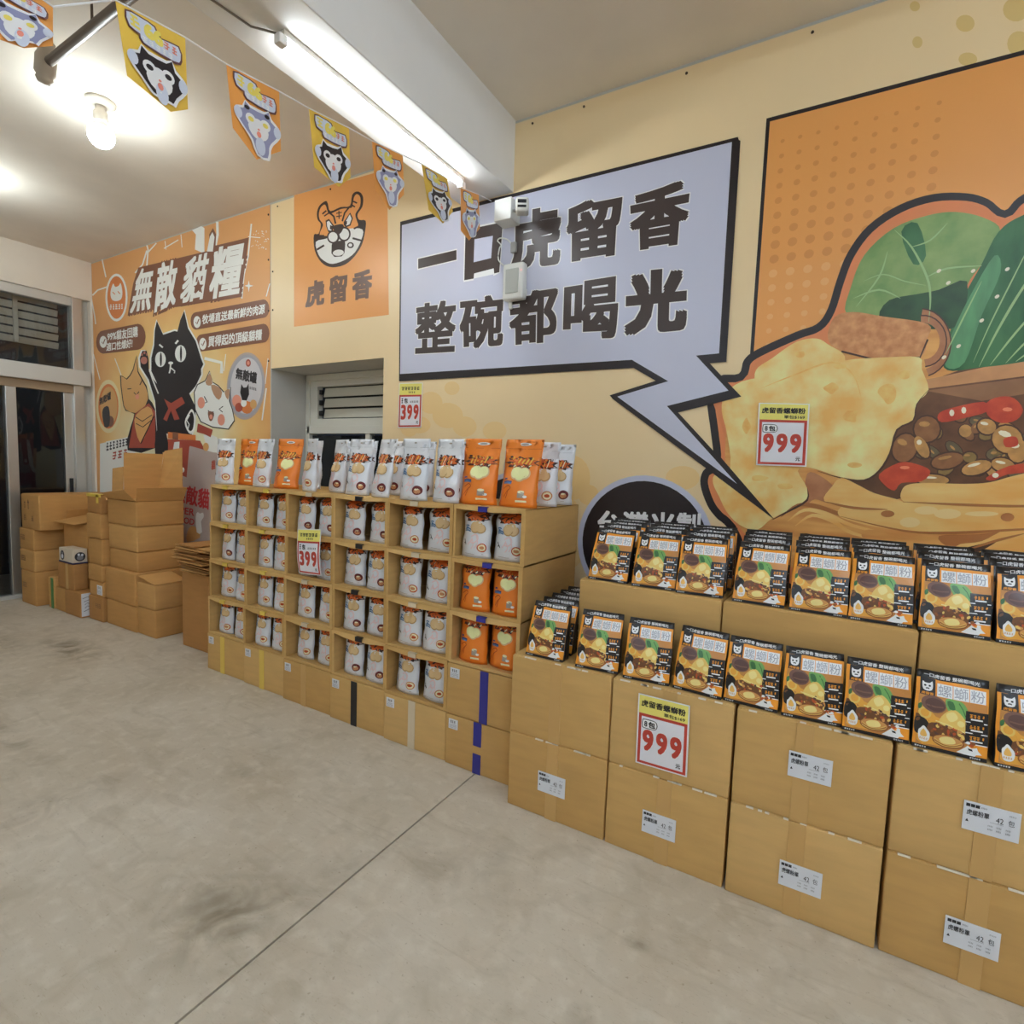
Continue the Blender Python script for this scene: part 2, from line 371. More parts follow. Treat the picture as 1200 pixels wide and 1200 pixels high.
# ------------------------------------------------------------------ lamps
def tube_light(x, y0, y1, z, label, glow=None):
    t = thing('tube_light', label, 'tube light', (x, (y0 + y1) / 2, z), 0, 'tube lights under the ceiling'); h = (y1 - y0) / 2
    m = MB(); m.bbox((-0.02, -h, -0.022), (0.02, h, 0), BEAMP, 0.003); m.build('batten', t)
    m = MB(); m.tube([(0, -h + 0.02, -0.038), (0, h - 0.02, -0.038)], 0.0145, glow or emit('tube_glow', TUBE_C, TUBE_W), 12); m.build('glowing_tube', t, True)
    for s_ in (-1, 1):
        m = MB(); m.bbox((-0.017, s_ * h - 0.018, -0.055), (0.017, s_ * h + 0.018, -0.018), BEAMP, 0.004); m.build('end_cap', t)
    return t
def ceiling_bulb(x, y, label):
    t = thing('ceiling_bulb', label, 'light bulb', (x, y, ZC), 0, 'bare bulbs in round ceiling holders')
    CER = mat('ceramic', K(205, 198, 186), 0.4)
    m = MB(); m.lathe([(0, 0), (0.075, 0), (0.075, -0.012), (0.06, -0.024), (0.028, -0.03)], (0, 0, 0), CER, 24); m.build('ceiling_rose', t, True)
    m = MB(); m.lathe([(0.026, -0.028), (0.024, -0.05), (0.034, -0.06), (0.037, -0.10), (0.033, -0.115)], (0, 0, 0), CER, 20); m.build('lamp_holder', t, True)
    m = MB(); m.lathe([(0.03, -0.112), (0.034, -0.122), (0.044, -0.138), (0.0571, -0.155)], (0, 0, 0), mat('bulb_shell', (0.9, 0.89, 0.86), 0.4), 20); m.build('bulb_housing', t, True)
    m = MB(); m.lathe([(0.067 * math.cos(a), -0.188 - 0.0695 * math.sin(a)) for a in [-0.5 + i * 0.2589 for i in range(9)]], (0, 0, 0), emit('bulb_glow', BULB_C, BULB_W), 20); m.build('glowing_dome', t, True)
    return t
tube_light(-1.92, 1.43, 2.61, BZ, 'long glowing white tube light under the ceiling beam', emit('old_tube_glow', (0.92, 1.0, 1.06), TUBE_W * 0.30))
ceiling_bulb(-3.80, 1.63, 'glowing white bulb in a round holder on the ceiling')
ceiling_bulb(-5.62, 1.50, 'second ceiling bulb beyond the left edge')
ceiling_bulb(-5.2, -1.6, 'ceiling bulb far from the mural near the front wall')
tube_light(0.9, -0.9, 0.3, ZC, 'tube light on the ceiling over the aisle')
tube_light(2.6, 0.1, 1.3, ZC, 'tube light on the ceiling toward the right wall')
tube_light(1.45, 1.0, 2.2, ZC, 'tube light on the ceiling close to the mural', emit('dim_tube_glow', (0.84, 1.0, 1.18), TUBE_W * 0.18))
tube_light(-0.4, -2.4, -1.2, ZC, 'tube light on the ceiling behind the aisle')
tube_light(2.0, -2.6, -1.4, ZC, 'tube light on the ceiling in the far right corner')
tube_light(-1.92, -2.6, -1.4, BZ, 'tube light under the far end of the beam')

# ------------------------------------------------------------------ vinyl mural on the long wall
WALL = Sheet(lambda px, py: onY(px, py, YW), Vector((0, -1, 0)), 0.003, 0.00025)
def wpx(x, z):                             # wall point (metres) expressed in the sheet's own coordinates
    v = Vector((x, YW, z)) - EYE; d = v.dot(FWD)
    return (600 + FPX * v.dot(RGT) / d, 600 - FPX * v.dot(UPV) / d)
VR, VC = 0.38, 0.0
VINYL = mat('yellow_vinyl', K(227, 196, 152), 0.42, var=0.03, scale=1.2, bump=0.015, bscale=7, spec=0.8)
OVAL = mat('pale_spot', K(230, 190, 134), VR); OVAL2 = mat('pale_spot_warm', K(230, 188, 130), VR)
INK = mat('black_ink', K(33, 25, 27), VR); INKB = mat('brown_black_ink', K(62, 50, 47), VR)
LAV = mat('lavender_white_ink', K(186, 188, 206), VR); WHT = mat('white_ink', K(232, 230, 232), VR)
ORG = mat('panel_orange', K(216, 150, 82), VR, var=0.02, scale=1); ORGL = mat('panel_orange_light', K(222, 166, 104), VR); ORGD = mat('panel_dot', K(202, 136, 70), VR)
RIM = mat('orange_rim', K(208, 126, 78), VR)
mural = thing('wall_mural', 'large yellow vinyl mural with white speech bubble and noodle picture', 'mural', (0.5, YW, 0.06))
MO = Vector(mural.location); MS = WALL.moved(MO)
m = MB(); VT = 0.0025
for a, b_ in (((WX1, 0.06), (XR - 0.02, ZC - 0.015)), ((WX0, WZ1), (WX1, ZC - 0.015)), ((WX0, 0.06), (WX1, WZ0))):
    m.box(Vector((a[0], YW - VT, a[1])) - MO, Vector((b_[0], YW - 0.0001, b_[1])) - MO, VINYL)
m.build('vinyl_sheet', mural)
m = MB()
for x, z in [(-3.9, 3.49), (-3.3, 3.49), (-2.64, 3.49), (-1.62, 3.49), (-1.3, 3.49), (-0.75, 3.49), (-0.2, 3.49), (-3.96, 3.0), (-3.96, 2.7)]:
    m.lathe([(0.007, 0), (0.006, 0.004), (0, 0.005)], (0, 0, 0), mat('rust_nail', (0.08, 0.05, 0.035), 0.6, 0.5), 8, Matrix.Translation(Vector((x, YW - VT, z)) - MO) @ Matrix.Rotation(math.pi / 2, 4, 'X'))
m.build('nail_heads', mural)['kind'] = 'stuff'
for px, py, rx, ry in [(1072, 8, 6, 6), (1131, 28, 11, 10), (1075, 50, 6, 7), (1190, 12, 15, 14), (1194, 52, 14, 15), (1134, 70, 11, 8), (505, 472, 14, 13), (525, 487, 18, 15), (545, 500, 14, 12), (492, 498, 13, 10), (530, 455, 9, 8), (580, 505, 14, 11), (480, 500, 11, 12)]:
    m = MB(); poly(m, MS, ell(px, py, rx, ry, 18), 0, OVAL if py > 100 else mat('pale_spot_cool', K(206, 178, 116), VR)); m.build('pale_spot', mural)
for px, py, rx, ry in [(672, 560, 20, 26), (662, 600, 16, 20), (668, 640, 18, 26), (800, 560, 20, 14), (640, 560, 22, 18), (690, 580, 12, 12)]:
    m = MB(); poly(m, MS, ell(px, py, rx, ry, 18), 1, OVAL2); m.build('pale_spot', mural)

# tiger panel
def T(x, y): return (345 + x / 7.058, 210 + y / 7.058)
def TT(l): return [T(*p) for p in l]
m = MB()
poly(m, MS, [(345, 229), (454, 199), (456, 369), (345, 383)], 0, mat('tiger_panel_orange', K(224, 156, 92), VR, rgb2=K(216, 148, 80), scale=0.7))
m.build('tiger_panel', mural)
TO = mat('tiger_orange', K(222, 150, 84), VR); TG = mat('tiger_white', K(224, 220, 218), VR); TB = mat('tiger_brown', K(52, 34, 30), VR)
m = MB()
poly(m, MS, TT(smooth([(165, 460), (203, 452), (222, 375), (195, 335), (190, 275), (212, 218), (262, 182), (280, 205), (300, 266), (385, 232), (462, 222), (480, 135), (512, 105), (548, 112), (572, 155), (564, 230), (525, 292), (540, 338), (592, 345), (588, 430), (562, 540), (500, 640), (420, 708), (320, 730), (245, 705), (192, 640), (166, 560)], 3)), 1, TB)
poly(m, MS, TT(smooth([(212, 462), (240, 380), (212, 335), (206, 285), (222, 235), (258, 212), (280, 275), (300, 288), (390, 248), (466, 240), (482, 225), (496, 152), (520, 125), (548, 150), (546, 225), (508, 290), (520, 345), (530, 382), (500, 412), (380, 470), (300, 470)], 3)), 2, TO)
poly(m, MS, TT(smooth([(180, 520), (270, 492), (300, 450), (460, 410), (566, 418), (558, 500), (505, 605), (420, 670), (320, 702), (258, 682), (205, 630)], 3)), 3, TG)
for c, r in (((325, 480), (52, 55)), ((415, 455), (54, 62))): poly(m, MS, TT(ell(*c, *r, 20)), 4, TB)
poly(m, MS, TT([(312, 545), (320, 520), (420, 505), (424, 540), (418, 610), (395, 640), (335, 645), (310, 615)]), 4, TB)
for c, r in (((323, 480), (38, 41)), ((416, 456), (40, 47))): poly(m, MS, TT(ell(*c, *r, 20)), 5, TG)
poly(m, MS, TT(ell(367, 610, 46, 26, 16, -0.1)), 5, TG)
poly(m, MS, TT(smooth([(322, 392), (360, 378), (402, 375), (412, 398), (385, 450), (352, 455), (328, 420)], 3)), 6, TB)
for l, k, mt in (([(262, 345), (290, 330), (330, 385), (318, 440), (284, 438), (266, 390)], 4, TB), ([(412, 355), (465, 278), (488, 325), (468, 385), (430, 400), (412, 380)], 4, TB),
                 ([(272, 355), (290, 345), (318, 388), (308, 428), (286, 424), (274, 390)], 5, WHT), ([(424, 358), (462, 292), (477, 328), (460, 375), (434, 386)], 5, WHT),
                 ([(300, 380), (318, 390), (312, 418), (298, 415)], 6, TB), ([(424, 350), (440, 348), (438, 376), (426, 380)], 6, TB)): poly(m, MS, TT(l), k, mt)
for l, wd in (([(290, 275), (330, 310), (345, 370)], 14), ([(462, 228), (420, 280), (400, 350)], 13), ([(372, 262), (374, 330)], 8), ([(350, 285), (396, 276)], 8), ([(350, 312), (396, 304)], 8), ([(235, 290), (268, 262)], 12), ([(250, 308), (285, 284)], 10), ([(490, 185), (522, 200)], 12), ([(478, 215), (505, 232)], 12),
              ([(190, 585), (250, 548)], 16), ([(485, 490), (560, 510)], 16), ([(205, 470), (250, 470)], 14), ([(495, 412), (560, 380)], 14)): stroke(m, MS, TT(l), wd / 7.06, 6, TB)
poly(m, MS, TT(ell(468, 548, 28, 25)), 6, TB); poly(m, MS, TT(ell(467, 547, 16, 14)), 7, TG)
m.build('tiger_emblem', mural)
m = MB(); BRN = mat('brown_lettering', K(104, 76, 62), VR)
for ch, q in (('虎', [(108, 850), (252, 820), (250, 1040), (92, 1068)]), ('留', [(294, 805), (442, 778), (440, 1010), (288, 1038)]), ('香', [(482, 765), (652, 738), (640, 985), (480, 1008)])): text(m, MS, ch, TT(q), 2, BRN, 0.045)
m.build('shop_name_lettering', mural)

# speech bubble
m = MB()
poly(m, MS, [(470, 260.5), (865, 161.5), (866, 165), (868, 166), (851.5, 424.5), (832, 426), (847, 442), (869, 465), (834, 474), (795, 483.5), (836, 528), (845, 536), (908, 609), (824, 546), (719, 468), (715, 463.5), (769, 446.5), (743, 431.5), (468.5, 447)], 20, INK)
m.build('bubble_shadow', mural)
m = MB()
poly(m, MS, [(472, 264.5), (858, 167.5), (843, 414.5), (816, 417), (854, 458), (782, 476), (864, 567), (724, 465), (783.5, 447), (741, 422), (469.8, 438.5)], 21, LAV)
m.build('speech_bubble', mural)
m = MB(); mw = MB()
def slogan(ch, q):
    b = {'整': 0.030, '碗': 0.034, '都': 0.034, '喝': 0.034, '虎': 0.040, '留': 0.040, '香': 0.044}.get(ch, 0.055)
    cu = sum(p[0] for p in q) / 4; cv = sum(p[1] for p in q) / 4
    text(mw, MS, ch, [(cu + (p[0] - cu) * 1.035, cv + (p[1] - cv) * 1.035) for p in q], 22, WHT, b + 0.016)
    text(m, MS, ch, q, 23, INKB, b)
poly(mw, MS, [(490, 303), (536.5, 292), (536.5, 306), (490, 317)], 22, WHT); poly(m, MS, [(491, 304), (536, 293.5), (536, 305), (491, 315.5)], 23, INKB)
for q4, mm, k, mt in (([(545, 268), (591, 259), (587, 320), (579, 324), (579, 322), (556, 327), (556, 329), (544, 331)], mw, 22, WHT), ([(546.5, 270), (590, 261), (586, 319.5), (580, 321), (579.5, 315), (556.5, 321), (556, 327), (545, 329)], m, 23, INKB), ([(557, 281), (578.5, 277), (576.5, 303), (556, 308)], m, 24, LAV)): poly(mm, MS, q4, k, mt)
for ch, q in (('虎', [(600, 250), (659, 239), (657, 312), (599, 320)]), ('留', [(664.5, 240), (730.5, 227), (726, 300), (664.5, 309)]), ('香', [(737, 226), (812, 209), (804, 287), (740, 296)]),
              ('整', [(488, 357), (536, 350), (534, 413), (487, 415.5)]), ('碗', [(539, 350), (592, 344), (590, 406), (540, 411)]), ('都', [(597, 343), (655, 334), (653, 401), (598, 406)]), ('喝', [(662, 333), (726, 323), (724, 397), (660, 399)]), ('光', [(733, 319), (807, 312), (805, 388), (732, 395)])): slogan(ch, q)
mw.build('lettering_outline', mural); m.build('slogan_lettering', mural)

# round black badges with a pale ring, mostly behind the stock
m = MB()
def badge(cx, cz, r):
    for rr_, k, mt in ((r, 2, LAV), (r * 0.92, 3, INK)):
        poly(m, MS, [wpx(cx + rr_ * math.cos(a), cz + rr_ * math.sin(a)) for a in [i * math.pi / 24 for i in range(48)]], k, mt)
BC = [onY(*q, YW) for q in ((757, 558), (684, 645))]
badge(-1.645, 1.10, 0.375); m.build('round_badge', mural); m = MB(); badge(-0.845, 1.11, 0.375)
text(m, MS, '台灣米製', [(701, 598), (824, 601), (822, 635), (700, 632)], 4, WHT, 0.03)
m.build('round_badge', mural)

# picture panel
m = MB()
a, b_, zt, zb = -0.366, 2.3, 3.17, 0.2
poly(m, MS, [wpx(x, z) for x, z in ((a, zt), (b_, zt), (b_, zb), (a, zb))], 0, INK)
poly(m, MS, [wpx(x, z) for x, z in ((a + 0.016, zt - 0.018), (b_ - 0.016, zt - 0.018), (b_ - 0.016, zb), (a + 0.016, zb))], 1, ORG)
for i in range(16):
    for j in range(9):
        x = -0.29 + j * 0.072 + (i % 2) * 0.0; z = 2.06 + i * 0.066
        r = 0.021 * (1 - abs(i - 7.5) / 13)
        p = wpx(x, z)
        if 903 - (p[1] - 140) * 0.07 < p[0] < 1190:
            poly(m, MS, [wpx(x + r * math.cos(t), z + r * math.sin(t)) for t in [k * math.pi / 6 for k in range(12)]], 2, ORGL if i < 7 else ORGD)
m.build('picture_panel', mural)
# outline of the food
OUT = [(843, 441), (866, 438), (872, 422), (887, 410), (933, 389), (957, 380), (970, 362), (980, 330), (993, 297), (1017, 265), (1053, 241), (1093, 228), (1133, 227), (1158, 234), (1177, 247), (1193, 232), (1225, 218), (1300, 210), (1420, 240), (1560, 420), (1560, 690), (1100, 740), (900, 680), (855, 621), (840, 607), (829, 592), (821, 568), (824, 552), (836, 540), (833, 505), (829, 470), (838, 462)]
def shrink(pts, d):
    out = []; n = len(pts)
    for i, p in enumerate(pts):
        a, c = pts[i - 1], pts[(i + 1) % n]; dx, dy = c[0] - a[0], c[1] - a[1]; l = math.hypot(dx, dy)
        out.append((p[0] - dy / l * d, p[1] + dx / l * d))
    return out
m = MB()
so = smooth(OUT, 4)
poly(m, MS, so, 3, INK); poly(m, MS, shrink(so, 9), 4, RIM); m.build('food_outline', mural)
LEAF = mat('leaf_green', K(138, 162, 98), VR, rgb2=K(104, 138, 76), scale=9, bump=0.05); LEAFD = mat('leaf_dark', K(62, 112, 66), VR, rgb2=K(36, 84, 48), scale=11, stretch=(1, 1, 0.4)); LEAFP = mat('leaf_pale', K(150, 180, 122), VR); LEAFK = mat('leaf_shade', K(48, 82, 46), VR, rgb2=K(34, 62, 36), scale=12)
CRK = mat('cracker_yellow', K(226, 214, 150), VR, rgb2=K(224, 170, 92), scale=6.5, bump=0.1, bscale=25); CRKB = mat('cracker_brown', K(216, 160, 82), VR, rgb2=K(224, 188, 112), scale=24)
SKIN = mat('tofu_skin', K(204, 148, 98), VR, rgb2=K(180, 118, 70), scale=28, bump=0.1, bscale=60); BROTH = mat('broth_brown', K(112, 74, 48), VR, rgb2=K(84, 54, 36), scale=8); NDL = mat('noodle_tan', K(216, 162, 92), VR, rgb2=K(196, 132, 70), scale=9, stretch=(0.35, 1, 2.2)); NDLL = mat('noodle_light', K(230, 188, 118), VR, rgb2=K(216, 160, 84), scale=7, stretch=(0.5, 1, 1.6))
NDLP = mat('noodle_pink', K(178, 122, 84), VR, rgb2=K(158, 102, 66), scale=14); RED = mat('chilli_red', K(196, 78, 48), VR, rgb2=K(172, 58, 38), scale=16); REDL = mat('chilli_light', K(220, 130, 96), VR)
BEAN = [mat('bean_olive', K(128, 104, 58), VR, var=0.15, scale=30), mat('bean_tan', K(176, 130, 74), VR, var=0.15, scale=30), mat('bean_brown', K(132, 88, 54), VR, var=0.15, scale=30), mat('bean_grey', K(96, 84, 60), VR, var=0.15, scale=30)]
SHD = mat('deep_brown', K(72, 46, 34), VR); HI = mat('wet_highlight', K(226, 214, 190), VR); NSH = mat('noodle_shadow', K(164, 104, 56), VR)
m = MB()
poly(m, MS, smooth([(850, 560), (857, 470), (900, 440), (980, 400), (1080, 380), (1200, 350), (1540, 420), (1540, 680), (1100, 720), (920, 660), (858, 605)], 3), 5, NDL)
poly(m, MS, smooth([(1040, 470), (1078, 452), (1200, 420), (1500, 440), (1500, 560), (1200, 562), (1075, 580), (1020, 590), (985, 570)], 3), 6, BROTH)
poly(m, MS, [(1080, 446), (1110, 440), (1200, 420), (1330, 396), (1330, 416), (1200, 441), (1084, 456)], 7, mat('bowl_rim', K(186, 134, 88), VR, var=0.1, scale=10))
poly(m, MS, [(1084, 458), (1200, 443), (1330, 420), (1330, 450), (1200, 462), (1150, 470)], 7, mat('bowl_rim_under', K(140, 98, 66), VR, var=0.15, scale=8))
m.build('broth', mural)
m = MB()
poly(m, MS, smooth([(992, 368), (997, 337), (1013, 299), (1047, 268), (1087, 253), (1120, 249), (1153, 256), (1172, 272), (1150, 310), (1133, 335), (1120, 380), (1090, 382), (1053, 376), (1030, 370)], 4), 7, LEAF)
poly(m, MS, smooth([(1030, 372), (1042, 352), (1075, 345), (1100, 340), (1133, 330), (1124, 380), (1090, 386), (1053, 382)], 3), 8, LEAFK)
poly(m, MS, smooth([(1056, 272), (1075, 262), (1085, 300), (1070, 310)], 3), 8, LEAFD)
for l, wd in (([(1088, 378), (1090, 350), (1086, 325), (1068, 290), (1048, 270)], 3.0), ([(1086, 325), (1110, 315), (1150, 312)], 2.2), ([(1000, 350), (1030, 340), (1055, 350)], 2.2), ([(1003, 360), (1030, 325), (1040, 295)], 2.0), ([(1068, 290), (1090, 282), (1110, 262)], 1.8), ([(1012, 330), (1035, 322), (1060, 330), (1085, 335)], 1.5)): stroke(m, MS, smooth(l, 4, False), wd, 9, LEAFP, True)
poly(m, MS, smooth([(1110, 434), (1106, 412), (1127, 353), (1150, 310), (1170, 272), (1200, 252), (1260, 232), (1330, 250), (1320, 400), (1200, 424), (1147, 431)], 4), 8, LEAFD)
poly(m, MS, smooth([(1108, 430), (1112, 400), (1135, 350), (1165, 300), (1172, 320), (1150, 370), (1130, 425)], 4), 9, mat('leaf_rib', K(84, 138, 92), VR, var=0.2, scale=16, stretch=(1, 1, 0.3)))
for l, wd in (([(1147, 430), (1170, 385), (1200, 335), (1240, 280)], 3.2), ([(1160, 428), (1190, 390), (1230, 345)], 2.6), ([(1178, 426), (1205, 398), (1240, 370)], 2.4), ([(1140, 425), (1160, 380), (1190, 320), (1215, 270)], 1.8), ([(1108, 415), (1125, 380), (1150, 330)], 2.0), ([(1190, 424), (1220, 402)], 2.0)): stroke(m, MS, smooth(l, 4, False), wd, 10, LEAFP, True)
for x, y in ((1106, 419), (1123, 406), (1150, 376), (1180, 316), (1168, 348), (1111, 332), (1100, 318), (1140, 318)): poly(m, MS, ell(x, y, 3.2, 2, 8, -0.6), 10, HI)
m.build('green_leaf', mural)
m = MB()
for c, r0_, a0, a1 in (((1082, 400), 26, -1.7, 1.5), ((1078, 402), 36, -1.5, 1.3)):
    stroke(m, MS, [(c[0] + r0_ * math.cos(t) * 0.9, c[1] + r0_ * math.sin(t)) for t in [a0 + (a1 - a0) * i / 14 for i in range(15)]], 9, 9, NDLP)
    stroke(m, MS, [(c[0] + (r0_ + 4) * math.cos(t) * 0.9, c[1] + (r0_ + 4) * math.sin(t)) for t in [a0 + (a1 - a0) * i / 14 for i in range(15)]], 1.6, 10, SHD)
poly(m, MS, smooth([(978, 372), (1000, 366), (1033, 371), (1087, 380), (1086, 398), (1078, 418), (1033, 422), (985, 411), (970, 396)], 4), 10, SKIN)
stroke(m, MS, [(986, 412), (1030, 423), (1078, 419), (1087, 398)], 2.2, 11, SHD)
m.build('tofu_skin', mural)
m = MB()
poly(m, MS, smooth([(886, 434), (905, 420), (933, 401), (957, 397), (972, 405), (990, 418), (980, 440), (930, 462), (890, 452)], 4), 11, CRK)
poly(m, MS, smooth([(850, 462), (870, 447), (905, 440), (940, 428), (962, 420), (985, 423), (1003, 421), (1040, 419), (1077, 419), (1080, 433), (1088, 457), (1074, 473), (1070, 492), (1051, 503), (1043, 530), (1030, 551), (1013, 562), (985, 559), (960, 551), (945, 548), (935, 552), (946, 572), (945, 585), (926, 597), (904, 608), (887, 621), (867, 615), (852, 600), (843, 582), (836, 567), (838, 556), (856, 548), (852, 507), (846, 482)], 3), 12, CRK)
rr = random.Random(5)
for x, y, rx, ry in [(1040, 460, 10, 12), (997, 488, 9, 8), (938, 415, 6, 4), (1060, 440, 8, 5), (975, 455, 9, 6), (890, 560, 10, 4), (875, 500, 5, 9), (1000, 545, 9, 3), (985, 430, 7, 3), (920, 570, 10, 3)]:
    poly(m, MS, smooth([(x + rx * math.cos(t) * rr.uniform(.7, 1.2), y + ry * math.sin(t) * rr.uniform(.7, 1.2)) for t in [i * 0.785 for i in range(8)]], 3), 13, CRKB)
for l in ([(1088, 457), (1074, 474), (1070, 493), (1051, 504), (1043, 531), (1030, 552), (1012, 563), (985, 560), (958, 552)], [(946, 572), (946, 586), (926, 598), (905, 609)]): stroke(m, MS, smooth(l, 3, False), 2.6, 13, SHD, True)
stroke(m, MS, smooth([(890, 456), (930, 440), (975, 425), (1000, 440), (1010, 470)], 4, False), 2.0, 13, CRKB, True)
m.build('fried_cracker', mural)
m = MB()
for i in range(42):
    x = rr.uniform(1050, 1250); y = rr.uniform(486, 556)
    if x < 1085 and y > 540: continue
    a_ = rr.uniform(-0.8, 0.8); rx = rr.uniform(7, 13); ry = rr.uniform(5, 8)
    poly(m, MS, ell(x, y, rx + 1.5, ry + 1.5, 12, a_), 8, SHD); poly(m, MS, ell(x, y - 0.5, rx, ry, 12, a_), 9, BEAN[i % 4]); poly(m, MS, ell(x - 2, y - 2, rx * 0.35, ry * 0.22, 8, a_), 10, BEAN[1])
for x, y, rx, ry, a_, k in [(1086, 503, 15, 15, 0, 2), (1060, 525, 14, 17, 0.4, 2), (1080, 524, 7, 14, -0.5, 1), (1144, 548, 18, 8, -0.25, 1), (1092, 562, 20, 6, 0.05, 1), (1110, 540, 19, 9, -0.2, 2), (1156, 500, 11, 9, 0.2, 1), (1136, 536, 8, 6, 0, 0), (1180, 515, 18, 16, 0.3, 1), (1192, 528, 12, 14, 0, 1), (1175, 545, 14, 8, 0.2, 1)]:
    poly(m, MS, ell(x, y, rx + 2, ry + 2, 16, a_), 11, SHD); poly(m, MS, ell(x, y, rx, ry, 16, a_), 12, BEAN[k]); poly(m, MS, ell(x - 3, y - ry * 0.4, rx * 0.45, ry * 0.22, 8, a_), 13, HI if k == 1 else BEAN[1])
m.build('pickled_beans', mural)
for l in ([(1099, 486), (1112, 479), (1152, 471), (1157, 482), (1130, 490), (1103, 495)], [(1156, 472), (1172, 465), (1188, 467), (1198, 480), (1191, 492), (1173, 496), (1157, 487)], [(1030, 556), (1054, 542), (1074, 544), (1090, 552), (1080, 564), (1056, 566), (1048, 575), (1036, 568)], [(1155, 560), (1182, 546), (1215, 543), (1216, 552), (1180, 556), (1164, 563)], [(1176, 514), (1190, 512), (1192, 522), (1178, 524)]):
    m = MB(); poly(m, MS, smooth(l, 3), 14, RED)
    cx_ = sum(p[0] for p in l) / len(l); cy_ = sum(p[1] for p in l) / len(l)
    for x, y, rx, ry in ((1115, 484, 3, 4), (1129, 481, 3, 4), (1180, 480, 6, 2.5), (1166, 557, 4, 3), (1060, 548, 6, 2)):
        if math.hypot(x - cx_, y - cy_) < 32: poly(m, MS, ell(x, y, rx, ry, 8), 15, HI if rx < 5 else REDL)
    m.build('chilli_piece', mural)
m = MB()
def strip(l, mt, k, edge=True):
    s_ = smooth(l, 4); poly(m, MS, s_, k, mt)
strip([(905, 608), (925, 600), (960, 600), (1000, 610), (1060, 625), (1040, 650), (960, 640), (915, 625)], NDL, 12)
for l in ([(946, 555), (965, 560), (985, 580), (975, 590), (955, 585), (944, 590)],): strip(l, NDLP, 12)
for off, kk in ((0, 13), (8, 14), (17, 13)): stroke(m, MS, smooth([(915 + off, 606 + off * .6), (935 + off, 592 + off * .7), (960 + off, 594 + off), (1000, 608 + off), (1060, 622 + off)], 4, False), 5, kk, NDLL if off else NSH, True)
strip([(966, 587), (975, 570), (986, 560), (1005, 568), (1025, 578), (1058, 588), (1040, 596), (1000, 594)], NDLL, 15)
strip([(1056, 585), (1058, 572), (1068, 567), (1090, 566), (1130, 567), (1160, 565), (1190, 557), (1240, 548), (1300, 560), (1300, 590), (1200, 592), (1120, 590), (1075, 592)], NDLL, 15)
strip([(983, 604), (990, 592), (1030, 588), (1080, 590), (1140, 594), (1200, 592), (1300, 586), (1300, 616), (1200, 620), (1120, 624), (1060, 622), (1010, 614)], NDLL, 16)
strip([(1010, 622), (1060, 624), (1110, 628), (1125, 645), (1080, 660), (1030, 650)], NDL, 14)
strip([(1120, 640), (1150, 634), (1180, 620), (1230, 612), (1300, 615), (1300, 670), (1200, 668), (1130, 664)], NDLL, 15)
strip([(1100, 628), (1145, 626), (1180, 622), (1150, 636), (1115, 642)], NSH, 15)
for l in ([(1058, 588), (1120, 591), (1200, 593), (1280, 588)], [(985, 605), (1060, 622), (1120, 624), (1200, 620), (1280, 616)], [(1130, 645), (1165, 634), (1200, 625)], [(968, 588), (1000, 595), (1040, 597)]): stroke(m, MS, smooth(l, 4, False), 3.2, 17, NSH, True)
for x, y, rx, ry in ((1066, 612, 12, 6), (1085, 598, 14, 5), (1110, 602, 16, 6), (1180, 606, 8, 5), (1040, 602, 8, 4), (1150, 602, 20, 3)): poly(m, MS, ell(x, y, rx, ry, 14), 18, mat('noodle_sheen', K(228, 192, 132), VR) if rx > 9 else NSH)
strip([(1118, 646), (1150, 637), (1172, 631), (1150, 645), (1125, 655)], SHD, 16)
m.build('rice_noodles', mural)

# ------------------------------------------------------------------ pet food poster at the left end of the wall
poster = thing('wall_poster', 'orange pet food poster with a large black cat at the wall corner', 'poster', (-5.5, YW, 0.3))
PO = Vector(poster.location); PS = WALL.moved(PO)
def Q(x, y): return (100 + x / 4.0, 260 + y / 4.0)
def QQ(l): return [Q(*p) for p in l]
PR = 0.45
def poster_ground():
    m_ = bpy.data.materials.new('poster_ground'); m_.use_nodes = True; nt = m_.node_tree; N = nt.nodes; L = nt.links; b = N['Principled BSDF']; b.inputs['Roughness'].default_value = PR
    tc = N.new('ShaderNodeTexCoord'); mp = N.new('ShaderNodeMapping'); mp.vector_type = 'TEXTURE'; mp.inputs['Location'].default_value = (0.0, 0, 1.35); mp.inputs['Scale'].default_value = (1.45, 5, 1.25)
    L.new(tc.outputs['Object'], mp.inputs[0]); g = N.new('ShaderNodeVectorMath'); g.operation = 'LENGTH'; L.new(mp.outputs[0], g.inputs[0])
    n = N.new('ShaderNodeTexNoise'); n.inputs['Scale'].default_value = 2.2; L.new(tc.outputs['Object'], n.inputs[0])
    ad = N.new('ShaderNodeMath'); ad.operation = 'MULTIPLY_ADD'; ad.inputs[1].default_value = 0.5; L.new(n.outputs['Fac'], ad.inputs[0]); L.new(g.outputs['Value'], ad.inputs[2])
    cr = N.new('ShaderNodeValToRGB'); e = cr.color_ramp.elements; e[0].position = 0.45; e[0].color = (*K(226, 214, 178), 1); e[1].position = 1.35 / 1.5; e[1].color = (*K(208, 152, 96), 1)
    k = cr.color_ramp.elements.new(0.7); k.color = (*K(220, 182, 116), 1)
    sc = N.new('ShaderNodeMath'); sc.operation = 'DIVIDE'; sc.inputs[1].default_value = 1.5; L.new(ad.outputs[0], sc.inputs[0]); L.new(sc.outputs[0], cr.inputs[0]); L.new(cr.outputs[0], b.inputs['Base Color'])
    return m_
m = MB(); m.box(Vector((XL + 0.01, YW - 0.0024, 0.3)) - PO, Vector((WX0 - 0.012, YW - 0.0001, ZC - 0.012)) - PO, poster_ground()); m.build('poster_sheet', poster)
